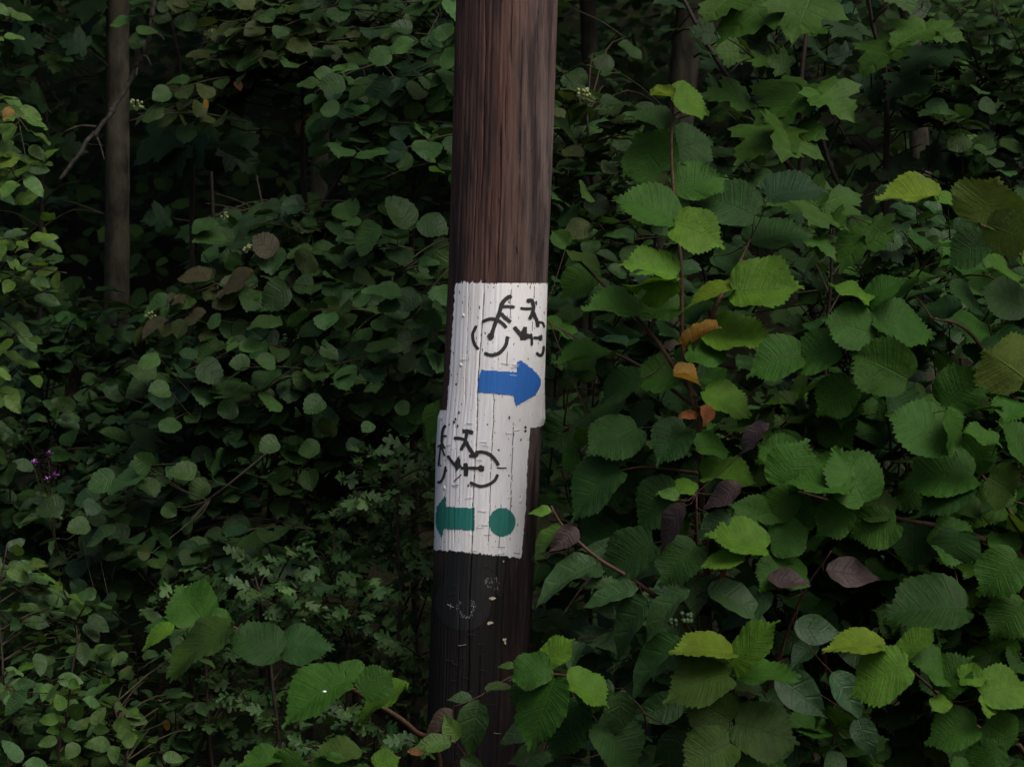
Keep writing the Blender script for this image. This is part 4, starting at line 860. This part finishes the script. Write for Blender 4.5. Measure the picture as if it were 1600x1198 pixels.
# dogwood in front of the pole foot
d = Plant('dogwood_sprig', 'dogwood sprig with pink-flushed pointed leaves crossing in front of the pole foot', 'dogwood', base(760, 5.55), 'dogwoods with arched veins', 'stem_pink', 'stem_pink')
d.stem([P(790, 1300, 5.5), P(740, 1205, 5.45), P(705, 1158, 5.42)], .005, .002, n=6); d.stem([P(860, 1050, 5.5), P(800, 1056, 5.45), P(745, 1088, 5.42), P(705, 1105, 5.4)], .0035, .0015, 'branch', n=6, grow=False); d.stem([P(830, 1250, 5.5), P(870, 1120, 5.5), P(860, 1050, 5.5)], .006, .003, n=6)
for h in [(748, 1093, 732, 1178, 48, 5.35, 'dog', -.03), (708, 1110, 659, 1142, 28, 5.35, 'pinkish', 0), (715, 1156, 690, 1122, 32, 5.33, 'ovate', 0), (705, 1160, 648, 1168, 26, 5.3, 'ovate', -.02), (742, 1198, 697, 1200, 36, 5.35, 'purple', 0), (738, 1092, 700, 1088, 16, 5.38, 'dog', 0), (758, 1078, 800, 1062, 12, 5.38, 'under', 0), (805, 1040, 779, 1036, 11, 5.4, 'ovate', 0), (720, 1185, 760, 1205, 30, 5.3, 'dog', 0)]: d.hero('dogwood', *h)
d.hero('dogwood', 662, 1175, 636, 1172, 12, 5.4, 'rust', pet=False); d.hero('dogwood', 640, 1165, 622, 1180, 14, 5.45, 'haw', pet=False)
d.done()
# hazel shoot right of the pole
j = Plant('hazel_shoot', 'tall upright hazel shoot with orange withered leaves on its bare brown stem', 'hazel', base(1105, 5.75), HZ, 'stem_red', 'stem_brown')
j.stem([P(1103, 1000, 5.7), P(1098, 760, 5.65), P(1075, 590, 5.62), P(1062, 430, 5.6), P(1050, 280, 5.6), P(1049, 148, 5.6)], .0092, .0026, n=8)
j.stem([P(1080, 590, 5.62), P(1120, 480, 5.66), P(1150, 420, 5.7), P(1172, 372, 5.72)], .007, .0025, 'branch', n=6, grow=False)
j.stem([P(1085, 620, 5.62), P(1030, 535, 5.66), P(975, 475, 5.64), P(917, 418, 5.62), P(892, 393, 5.64)], .006, .0022, 'branch', n=6, grow=False)
j.stem([P(1088, 640, 5.64), P(1000, 572, 5.72), P(905, 530, 5.75), P(850, 495, 6.12)], .0055, .002, 'branch', n=6, grow=False)
j.stem([P(1096, 740, 5.75), P(1010, 730, 5.8), P(965, 735, 5.75)], .005, .002, 'branch', n=6, grow=False)
H_ = [(1050, 150, 1104, 160, 46, 5.55, 'bright'), (1040, 198, 1003, 163, 40, 5.58, 'dark'), (1048, 236, 1110, 214, 62, 5.54, 'dark'), (1035, 268, 992, 216, 82, 5.5, 'mid'), (1056, 296, 1119, 262, 60, 5.5, 'mid'), (1054, 342, 977, 298, 62, 5.5, 'mid'), (1055, 350, 1121, 368, 60, 5.48, 'bright'),
 (1178, 337, 1105, 296, 72, 5.62, 'dark'), (1200, 308, 1278, 282, 48, 5.66, 'blue'), (1172, 378, 1252, 345, 50, 5.64, 'dark'), (1147, 456, 1242, 449, 72, 5.5, 'bright'), (1150, 452, 1074, 466, 24, 5.5, 'yellow'), (1004, 490, 920, 477, 38, 5.45, 'mid'), (1062, 478, 994, 490, 50, 5.5, 'mid'), (953, 556, 880, 560, 24, 5.6, 'mid'),
 (1064, 590, 993, 592, 50, 5.5, 'mid'), (1105, 525, 1197, 520, 50, 5.48, 'bright'), (1076, 548, 1132, 553, 34, 5.5, 'mid'), (1102, 612, 1168, 640, 44, 5.48, 'bright'), (995, 668, 928, 702, 62, 5.46, 'dark'), (1072, 668, 1022, 702, 52, 5.5, 'dark'), (1088, 698, 1138, 692, 34, 5.5, 'mid'), (922, 655, 858, 695, 60, 6.05, 'dark'), (968, 735, 886, 780, 60, 5.44, 'dark'), (1055, 765, 990, 800, 60, 5.5, 'dark'), (1098, 746, 1178, 739, 32, 5.48, 'bright'),
 (930, 425, 882, 458, 46, 5.6, 'mid'), (885, 385, 866, 360, 30, 6.1, 'mid'), (890, 393, 938, 412, 18, 5.52, 'under'), (895, 524, 848, 492, 22, 6.1, 'mid'), (1085, 770, 1035, 755, 26, 5.48, 'bright'), (930, 735, 925, 765, 50, 5.55, 'dark'), (1110, 470, 1060, 500, 34, 5.6, 'dark'), (1115, 400, 1160, 420, 40, 5.75, 'dark'), (1000, 590, 940, 620, 40, 5.6, 'dark'), (925, 545, 895, 585, 36, 5.8, 'dark'), (1020, 640, 975, 655, 34, 5.62, 'dark')]
H_ = [(*q[:5], q[5] + random.choice((.03, .09, .14)), *q[6:]) for q in H_]
for h in H_: j.hero('hazel', *h)
j.hero('hazel', 1056, 432, 980, 412, 44, 5.48, 'bright', var='bitten'); j.hero('hazel', 1056, 436, 985, 455, 34, 5.45, 'bright', var='bitten', up=-1)
j.hero('hazel', 1052, 152, 1018, 145, 10, 5.55, 'yellow', var='rolled')
for h in [(1072, 542, 1118, 508, 16, 5.47, 'orange', 0, False, 'rolled'), (1070, 520, 1085, 545, 20, 5.48, 'under', 0, False, 'folded'), (1053, 588, 1092, 594, 18, 5.46, 'orange', 0, False, 'folded'), (1094, 636, 1102, 664, 22, 5.48, 'rust', 0, False, 'folded'), (1088, 655, 1062, 652, 10, 5.5, 'rust', 0, False, 'rolled'), (1133, 905, 1136, 880, 8, 5.5, 'rust', 0, False, 'rolled')]: j.hero('hazel', *h)
j.done()
# maples, top right
MP = 'maple saplings'
m = Plant('maple_sapling', 'maple sapling with bright jagged leaves hanging at the top, over the hazel shoot', 'sapling', base(1260, 7.2), MP, twig_mat='stem')
m.stem([P(1290, 800, 7.1), P(1260, 400, 6.9), P(1250, 180, 6.8), P(1270, -60, 6.8)], .014, .005)
m.stem([P(1260, 300, 6.9), P(1190, 200, 6.8), P(1100, 60, 6.8), P(1050, -30, 6.8)], .009, .005, 'branch', grow=False); m.stem([P(1330, 330, 7.0), P(1270, 180, 7.0), P(1200, 50, 7.0)], .007, .004, 'branch', grow=False)
for h in [(1225, 2, 1130, 28, 100, 6.5, 'maple', -.1), (1270, -10, 1250, 40, 130, 6.42, 'maple', -.12), (1215, -5, 1190, 55, 90, 6.48, 'maple', -.05), (1262, 132, 1180, 172, 90, 6.5, 'maple', -.08), (1255, 140, 1205, 200, 80, 6.45, 'maple', -.05), (1275, 140, 1336, 175, 90, 6.42, 'maple', -.08), (1228, 200, 1158, 230, 80, 6.4, 'maple', -.1), (1225, 203, 1235, 238, 110, 6.38, 'maple', -.14), (1170, 160, 1110, 135, 60, 6.55, 'maple', -.05), (1150, -10, 1105, 18, 80, 6.5, 'maple', -.08), (1245, 205, 1285, 200, 60, 6.42, 'maple', -.08)]: m.hero('maple', *h)
m.fill([(1090, -40), (1350, -40), (1340, 120), (1180, 120), (1110, 60)], 20, (6.7, 7.2), 'maple', (2, 4), (40, 58), ['maple', 'maple_dark', 'maple_dark'], (20, 160), (50, 100), jitter=.42)
m.fill([(1110, 60), (1300, 120), (1340, 260), (1150, 270)], 12, (6.9, 7.3), 'maple', (3, 4), (36, 52), ['maple_dark', 'maple_dark'], (20, 160), (50, 100)); m.done()
m = Plant('maple_sapling', 'young maple with one bright leaf pair before a dim upright trunk', 'sapling', base(1390, 7.2), MP, twig_mat='stem')
m.stem([P(1380, 700, 7.1), P(1385, 300, 6.9), P(1385, 120, 6.8), P(1362, 40, 6.75), P(1350, -30, 6.7)], .012, .004)
m.stem([P(1362, 35, 6.75), P(1375, 18, 6.7), P(1402, -5, 6.68)], .004, .002, 'branch', m=M['stem_pink'], grow=False)
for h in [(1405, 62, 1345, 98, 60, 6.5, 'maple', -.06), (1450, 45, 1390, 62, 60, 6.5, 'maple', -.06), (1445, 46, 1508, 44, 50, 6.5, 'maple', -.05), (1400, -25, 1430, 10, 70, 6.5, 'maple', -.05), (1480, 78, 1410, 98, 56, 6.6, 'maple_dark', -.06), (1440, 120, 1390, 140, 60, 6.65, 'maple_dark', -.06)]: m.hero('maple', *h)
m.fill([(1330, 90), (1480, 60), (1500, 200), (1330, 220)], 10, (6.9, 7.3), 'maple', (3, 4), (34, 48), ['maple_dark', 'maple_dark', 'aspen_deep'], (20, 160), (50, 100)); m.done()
m = Plant('maple_sapling', 'small yellow-green maple tucked between the hazel shoot and broad hazel bush', 'sapling', base(1290, 6.4), MP, twig_mat='stem')
m.stem([P(1290, 900, 6.3), P(1290, 550, 6.2), P(1310, 320, 6.1)], .009, .003)
for h in [(1280, 322, 1235, 285, 90, 5.95, 'maple', .03), (1282, 325, 1340, 285, 90, 5.95, 'maple', .03), (1280, 330, 1275, 348, 110, 5.92, 'maple', -.08), (1290, 348, 1322, 345, 50, 5.93, 'maple', -.06), (1262, 368, 1308, 388, 40, 5.9, 'maple', -.05), (1275, 372, 1290, 402, 34, 5.9, 'yellow', -.03), (1370, 352, 1308, 404, 66, 5.95, 'maple', -.05), (1362, 350, 1396, 372, 70, 5.93, 'maple', -.05)]: m.hero('maple', *h)
m.fill([(1230, 290), (1340, 270), (1420, 380), (1270, 430)], 6, (6.2, 6.5), 'maple', (2, 4), (36, 50), ['maple_dark', 'maple_dark', 'maple'], (20, 160), (50, 90)); m.done()
m = Plant('maple_sapling', 'maple sapling with broad dull leaves above the big drooping hazel leaf shown from below', 'sapling', base(1500, 7.4), MP, twig_mat='stem')
m.stem([P(1510, 800, 7.3), P(1500, 400, 7.1), P(1520, 230, 7.0)], .01, .003)
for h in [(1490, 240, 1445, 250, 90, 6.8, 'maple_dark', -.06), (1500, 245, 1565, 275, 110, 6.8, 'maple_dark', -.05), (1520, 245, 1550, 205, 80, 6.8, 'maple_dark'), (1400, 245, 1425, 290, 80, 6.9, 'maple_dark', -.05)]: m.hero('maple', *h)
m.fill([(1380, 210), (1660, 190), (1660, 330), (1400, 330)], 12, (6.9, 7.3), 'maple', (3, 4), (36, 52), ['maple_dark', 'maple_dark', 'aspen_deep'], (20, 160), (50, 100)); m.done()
# aspens behind, right
b = Plant('aspen_sapling', 'aspen sapling with grey-green leaves packed between the pole and the tall hazel shoot', 'sapling', base(930, 6.9), SAP)
b.stem([P(920, 700, 6.8), P(930, 380, 6.7), P(915, 180, 6.7)], .01, .003)
b.fill([(870, 150), (1000, 140), (1010, 300), (870, 390), (865, 250)], 31, (6.4, 6.9), 'aspen', (5, 9), (29, 49), ['aspen', 'aspen_deep', 'olive', 'aspen'], (20, 160), (70, 120), face=(0, -.42, .85))
b.fill([(870, 0), (1010, 20), (1000, 130), (870, 120)], 9, (7.0, 7.6), 'aspen', (4, 7), (26, 45), ['aspen_deep'], (20, 160), (70, 110), face=(0, -.42, .85))
b.fill([(1080, 200), (1200, 240), (1230, 320), (1080, 420)], 16, (6.5, 6.9), 'aspen', (5, 8), (28, 47), ['aspen_deep', 'aspen'], (20, 160), (60, 100), face=(0, -.42, .85))
b.berries(912, 145, 6.5, 12, 9, 3); b.done()
b = Plant('aspen_sapling', 'aspen sapling of round dim leaves crowding the top corner above the dull maple', 'sapling', base(1520, 7.5), SAP)
b.stem([P(1530, 800, 7.4), P(1540, 300, 7.2), P(1560, 0, 7.1)], .012, .004)
b.stem([P(1505, 150, 7.0), P(1575, 90, 6.9), P(1590, -30, 6.9)], .004, .002, 'branch', grow=False)
b.fill([(1430, -30), (1660, -40), (1660, 220), (1470, 220), (1440, 90)], 53, (6.6, 7.1), 'aspen', (5, 8), (29, 49), ['aspen', 'aspen_deep', 'aspen', 'aspen_pale'], (20, 160), (70, 120), face=(0, -.42, .85)); b.done()
b = Plant('aspen_sapling', 'aspen sapling seen deep in the dark opening under the single bright curled hazel leaf', 'sapling', base(1420, 7.2), SAP)
b.fill([(1400, 300), (1490, 300), (1490, 540), (1410, 540)], 16, (6.2, 6.6), 'aspen', (6, 8), (28, 42), ['aspen', 'aspen_deep', 'dark'], (20, 160), (60, 100)); b.stem([P(1420, 800, 7.0), P(1430, 500, 6.8), P(1440, 330, 6.7)], .01, .003); b.stem([P(1435, 480, 6.7), P(1400, 410, 6.6), P(1370, 330, 6.6)], .006, .003, 'branch', grow=False)
b.fill([(1190, 400), (1330, 400), (1480, 330), (1520, 480), (1460, 560), (1250, 520)], 55, (6.2, 6.9), 'aspen', (5, 8), (29, 47), ['aspen_deep', 'aspen_deep', 'aspen', 'dark'], (20, 160), (60, 110), face=(0, -.42, .85)); b.done()
# dim shrubs behind the hazels
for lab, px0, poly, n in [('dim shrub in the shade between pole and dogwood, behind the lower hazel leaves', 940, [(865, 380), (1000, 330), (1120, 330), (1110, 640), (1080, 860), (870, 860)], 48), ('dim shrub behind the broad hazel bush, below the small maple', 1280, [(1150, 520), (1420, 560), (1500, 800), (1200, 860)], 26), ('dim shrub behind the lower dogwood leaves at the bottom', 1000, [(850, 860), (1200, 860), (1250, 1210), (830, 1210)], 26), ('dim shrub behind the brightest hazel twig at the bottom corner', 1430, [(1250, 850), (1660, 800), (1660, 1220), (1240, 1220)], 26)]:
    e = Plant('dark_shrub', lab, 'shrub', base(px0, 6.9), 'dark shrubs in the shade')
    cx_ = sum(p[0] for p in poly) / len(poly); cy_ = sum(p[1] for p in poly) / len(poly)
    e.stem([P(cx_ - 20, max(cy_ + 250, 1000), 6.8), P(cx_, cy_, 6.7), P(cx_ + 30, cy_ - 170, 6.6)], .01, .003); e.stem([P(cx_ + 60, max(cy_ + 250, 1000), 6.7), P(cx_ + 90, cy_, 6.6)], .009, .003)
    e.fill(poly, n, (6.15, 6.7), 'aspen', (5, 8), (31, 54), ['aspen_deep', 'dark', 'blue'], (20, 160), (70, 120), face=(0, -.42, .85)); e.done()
# broad hazel bush
z = Plant('hazel_bush', 'broad hazel bush with many stems and large toothed leaves, a big one turned over', 'hazel', base(1520, 5.8), HZ, 'stem_brown', 'stem_brown')
z.stem([P(1560, 1150, 5.7), P(1600, 880, 5.55), P(1545, 760, 5.5), P(1520, 730, 5.5)], .006, .003); z.stem([P(1600, 870, 5.55), P(1500, 830, 5.5), P(1400, 810, 5.45), P(1320, 790, 5.42), P(1220, 760, 5.4)], .008, .003, 'branch', grow=False)
z.stem([P(1440, 1150, 5.75), P(1430, 850, 5.6), P(1400, 620, 5.5), P(1360, 470, 5.5)], .0055, .002, m=M['stem']); z.stem([P(1600, 1100, 5.75), P(1640, 700, 5.6), P(1600, 420, 5.5), P(1533, 350, 5.45), P(1465, 305, 5.45)], .0055, .002)
z.stem([P(1415, 700, 5.55), P(1360, 560, 5.5), P(1312, 545, 5.48)], .006, .002, 'branch', grow=False); z.stem([P(1600, 640, 5.55), P(1510, 520, 5.5), P(1455, 497, 5.5)], .006, .002, 'branch', grow=False); z.stem([P(1390, 1150, 5.75), P(1300, 900, 5.6), P(1240, 720, 5.5)], .005, .002, m=M['stem'])
HM = [(1465, 306, 1379, 304, 42, 5.4, 'yellow'), (1460, 310, 1502, 318, 26, 5.42, 'bright'), (1541, 376, 1483, 396, 52, 5.4, 'dark'), (1358, 472, 1300, 443, 26, 5.4, 'bright'), (1358, 476, 1396, 428, 30, 5.42, 'mid'), (1366, 522, 1296, 500, 64, 5.38, 'mid'), (1366, 498, 1456, 508, 60, 5.4, 'mid'), (1418, 592, 1342, 548, 84, 5.33, 'mid'), (1475, 632, 1525, 580, 66, 5.38, 'mid'), (1312, 546, 1235, 555, 60, 5.42, 'mid'), (1250, 555, 1176, 560, 58, 5.44, 'mid'), (1600, 480, 1540, 455, 56, 5.45, 'dark'),
 (1484, 692, 1398, 648, 74, 5.32, 'mid'), (1350, 784, 1312, 706, 78, 5.3, 'mid'), (1326, 766, 1240, 742, 42, 5.28, 'mid'), (1220, 756, 1250, 694, 70, 5.36, 'mid'), (1520, 742, 1425, 735, 66, 5.36, 'mid'), (1515, 760, 1440, 785, 50, 5.34, 'dark'), (1508, 950, 1398, 942, 68, 5.3, 'dark'), (1545, 745, 1590, 770, 66, 5.36, 'under'), (1480, 640, 1500, 700, 34, 5.3, 'mid'), (1560, 690, 1510, 675, 26, 5.3, 'mid'), (1600, 720, 1570, 660, 46, 5.4, 'mid'), (1320, 790, 1280, 830, 56, 5.36, 'mid'), (1400, 815, 1340, 845, 60, 5.36, 'mid'), (1460, 825, 1520, 860, 60, 5.38, 'mid'), (1240, 770, 1200, 800, 50, 5.36, 'mid'), (1500, 830, 1490, 880, 66, 5.36, 'dark'), (1590, 870, 1540, 920, 66, 5.36, 'mid'), (1430, 820, 1420, 880, 60, 5.4, 'dark'), (1350, 800, 1400, 790, 40, 5.38, 'under'), (1520, 730, 1545, 680, 50, 5.4, 'mid'), (1580, 560, 1545, 610, 50, 5.4, 'mid'), (1240, 720, 1190, 690, 50, 5.4, 'mid'), (1270, 790, 1215, 830, 60, 5.38, 'mid'), (1390, 610, 1440, 660, 56, 5.42, 'dark'), (1330, 600, 1280, 640, 60, 5.46, 'mid'), (1600, 940, 1560, 990, 60, 5.4, 'mid'), (1410, 560, 1380, 610, 40, 5.5, 'dark')]
for h in HM: z.hero('hazel', *h)
z.hero('hazel', 1533, 348, 1556, 282, 128, 5.36, 'under_pale', flip=True); z.hero('hazel', 1545, 352, 1612, 378, 60, 5.36, 'under_pale', flip=True); z.hero('hazel', 1600, 590, 1540, 540, 90, 5.36, 'under_pale', flip=True); z.hero('hazel', 1598, 400, 1640, 405, 40, 5.4, 'bright')
z.fill([(1180, 600), (1330, 560), (1440, 600), (1620, 560), (1660, 900), (1560, 1000), (1380, 940), (1200, 860)], 64, (5.5, 5.8), 'hazel', (4, 6), (50, 76), ['mid', 'dark', 'mid', 'under'], (20, 160), (60, 110), jitter=.4, back=.1, face=(0, -.45, .85))
z.fill([(1450, 380), (1660, 340), (1660, 560), (1560, 600)], 12, (5.6, 5.9), 'hazel', (3, 4), (56, 80), ['mid', 'dark'], (20, 160), (60, 110), jitter=.4, face=(0, -.45, .85)); z.done()
z2 = Plant('hazel_bush', 'shaded hazel bush behind the bright corner twig, its leaves dark and half hidden', 'hazel', base(1400, 6.0), HZ, 'stem', 'stem_brown')
z2.stem([P(1380, 1200, 5.8), P(1350, 1020, 5.7), P(1330, 900, 5.7)], .006, .002); z2.stem([P(1500, 1200, 5.8), P(1540, 1000, 5.7)], .006, .002)
z2.fill([(1190, 860), (1660, 860), (1660, 1220), (1190, 1220)], 54, (5.45, 5.8), 'hazel', (4, 6), (50, 76), ['mid', 'dark', 'dark', 'under'], (20, 160), (60, 110), jitter=.4, back=.1, face=(0, -.45, .85)); z2.done()
z3 = Plant('hazel_bush', 'hazel bush just past the pole, its dark leaves hidden behind the bare brown shoot', 'hazel', base(1000, 6.2), HZ, 'stem', 'stem_brown')
z3.stem([P(1000, 1200, 6.1), P(990, 850, 6.0), P(960, 650, 5.95)], .007, .002)
z3.fill([(890, 580), (1080, 560), (1200, 680), (1180, 880), (890, 880)], 26, (5.75, 6.05), 'hazel', (4, 6), (52, 74), ['mid', 'dark', 'dark'], (20, 160), (60, 110), jitter=.4, back=.1, face=(0, -.45, .85)); z3.done()
# dogwoods
DW = 'dogwoods with arched veins'
w = Plant('dogwood_shrub', 'dogwood shrub with drooping pointed leaves beside the lower pole, some turned dull purple', 'dogwood', base(1000, 5.6), DW, 'stem_pink', 'stem_pink')
w.stem([P(1090, 1150, 5.5), P(1080, 990, 5.42), P(1000, 915, 5.38), P(930, 870, 5.36), P(880, 822, 5.36), P(862, 790, 5.36)], .008, .0022, n=6)
w.stem([P(1100, 1200, 5.55), P(1094, 950, 5.45), P(1090, 770, 5.42)], .006, .002, n=6); w.stem([P(1150, 1250, 5.6), P(1240, 960, 5.45), P(1295, 860, 5.4)], .006, .0018, n=6)
w.stem([P(990, 1230, 5.5), P(1010, 1130, 5.4), P(970, 1075, 5.38)], .005, .002, n=6)
for h in [(880, 822, 822, 858, 22, 5.3, 'ovate'), (862, 800, 826, 795, 16, 5.32, 'bright'), (900, 822, 868, 860, 36, 5.3, 'purple'), (932, 880, 833, 916, 34, 5.28, 'dog'), (997, 918, 910, 936, 30, 5.28, 'dog'), (1014, 936, 946, 1014, 46, 5.26, 'dog'), (1076, 920, 992, 988, 32, 5.24, 'dog'), (1072, 788, 1012, 846, 36, 5.3, 'purple'), (1140, 800, 1090, 842, 34, 5.32, 'dog_blue'), (1062, 996, 972, 1066, 36, 5.26, 'dark'), (972, 1078, 966, 1150, 50, 5.24, 'dog'), (1030, 950, 1070, 1000, 34, 5.36, 'dog'), (1160, 760, 1095, 785, 34, 5.3, 'purple'), (1200, 660, 1148, 700, 26, 5.34, 'purple'), (1105, 920, 1205, 945, 44, 5.3, 'dog'), (1210, 930, 1120, 975, 44, 5.3, 'dog_blue'), (1200, 900, 1262, 912, 30, 5.3, 'purple'), (1290, 890, 1375, 905, 46, 5.36, 'purple'), (1240, 980, 1315, 985, 46, 5.3, 'dog_blue'), (1212, 1055, 1296, 1110, 60, 5.26, 'dog_blue'), (1075, 1135, 1030, 1200, 50, 5.24, 'dog_blue'), (1085, 905, 1092, 960, 40, 5.34, 'dog'), (950, 1060, 925, 1120, 40, 5.3, 'dark'), (1300, 1050, 1350, 1120, 48, 5.3, 'dog_blue'), (1340, 1120, 1360, 1180, 44, 5.3, 'dog_blue'), (1060, 780, 1030, 760, 22, 5.34, 'ovate')]: w.hero('dogwood', *h)
w.fill([(850, 880), (1000, 860), (1100, 900), (1200, 900), (1280, 1000), (1320, 1200), (850, 1200), (880, 1000)], 38, (5.4, 5.75), 'dogwood', (4, 6), (60, 88), ['dog', 'dark', 'dog_blue', 'dog', 'dark'], (100, 260), (60, 120), face=(0, -.75, .6), jitter=.3, opposite=True)
w.berries(1072, 965, 5.3, 11, 9, 4.2, 'berry_green'); w.berries(1050, 972, 5.3, 6, 6, 4.0, 'berry_green'); w.berries(1305, 758, 5.4, 4, 5, 3, 'berry_green'); w.done()
for lab, px0, st, hs in [
 ('hazel sprig touching the pole foot, its broad leaf drooping above the dogwood twig', 900, [P(950, 1180, 5.5), P(905, 1070, 5.4), P(850, 1050, 5.35)], [(868, 1062, 827, 1158, 58, 5.2, 'mid'), (885, 1060, 948, 1092, 36, 5.22, 'bright'), (858, 1040, 802, 1055, 46, 5.22, 'mid'), (850, 1035, 888, 998, 34, 5.24, 'bright'), (836, 1062, 806, 1110, 40, 5.28, 'dark'), (905, 1100, 866, 1176, 60, 5.3, 'dark'), (935, 1130, 1000, 1188, 66, 5.28, 'dark'), (838, 1040, 822, 1020, 20, 5.3, 'mid')]),
 ('hazel sprig on a straight upright stem with a leaf folded like wings at its tip', 1150, [P(1152, 1230, 5.3), P(1144, 1120, 5.22), P(1144, 1030, 5.2)], [(1144, 1020, 1066, 1001, 26, 5.15, 'yellow'), (1146, 1042, 1200, 970, 34, 5.15, 'bright'), (1138, 1055, 1046, 1066, 50, 5.12, 'under'), (1150, 1056, 1242, 1050, 26, 5.15, 'mid'), (1150, 1130, 1240, 1150, 74, 5.15, 'under'), (1140, 1125, 1085, 1090, 70, 5.15, 'under'), (1140, 1160, 1072, 1195, 70, 5.12, 'under'), (1155, 1190, 1230, 1200, 60, 5.15, 'mid')]),
 ('bright hazel twig at the bottom corner, its young leaves the lightest of the bush', 1620, [P(1610, 1230, 5.2), P(1540, 1150, 5.1), P(1475, 1095, 5.05), P(1405, 1030, 5.05)], [(1380, 1012, 1296, 998, 30, 5.0, 'yellow'), (1406, 1026, 1451, 976, 26, 5.0, 'bright'), (1418, 1040, 1332, 1062, 66, 4.96, 'bright'), (1475, 1060, 1425, 1030, 40, 5.0, 'mid'), (1470, 1080, 1512, 1032, 48, 5.0, 'mid'), (1535, 1085, 1600, 1062, 62, 4.96, 'bright'), (1538, 1090, 1548, 1118, 26, 4.96, 'bright'), (1525, 1135, 1456, 1146, 50, 4.98, 'mid'), (1480, 1092, 1460, 1105, 24, 4.98, 'bright'), (1540, 1130, 1590, 1160, 60, 5.0, 'mid'), (1500, 1060, 1540, 1050, 30, 4.98, 'bright'), (1560, 1165, 1525, 1205, 50, 5.0, 'mid')]),
 ('hazel sprig of medium leaves over the purple dogwood, its top leaf bright', 1190, [P(1290, 1100, 5.6), P(1215, 860, 5.45), P(1180, 800, 5.4)], [(1196, 856, 1118, 828, 46, 5.28, 'bright'), (1160, 870, 1100, 880, 22, 5.26, 'bright'), (1088, 852, 1038, 900, 56, 5.34, 'dark'), (1020, 848, 945, 890, 60, 5.38, 'dark'), (1205, 850, 1260, 830, 50, 5.34, 'mid'), (1195, 815, 1160, 780, 46, 5.36, 'mid'), (1230, 880, 1190, 915, 50, 5.34, 'mid'), (1180, 800, 1235, 785, 44, 5.36, 'mid'), (1150, 850, 1110, 800, 46, 5.44, 'dark'), (1260, 900, 1210, 880, 40, 5.36, 'mid'), (1165, 830, 1200, 870, 40, 5.4, 'mid')])]:
    q = Plant('hazel_sprig', lab, 'hazel', base(px0, 5.6), HZ, 'stem_brown', 'stem_brown'); q.stem(st, .007, .0025, n=6)
    for h in hs: q.hero('hazel', *h)
    q.done()
from collections import Counter
print(Counter(o.parent.name for o in bpy.data.objects if o.name.split('.')[0] == 'leaf').most_common(14))
print('objects', len(bpy.data.objects), 'leaves', sum(1 for o in bpy.data.objects if o.name.split('.')[0] == 'leaf'))
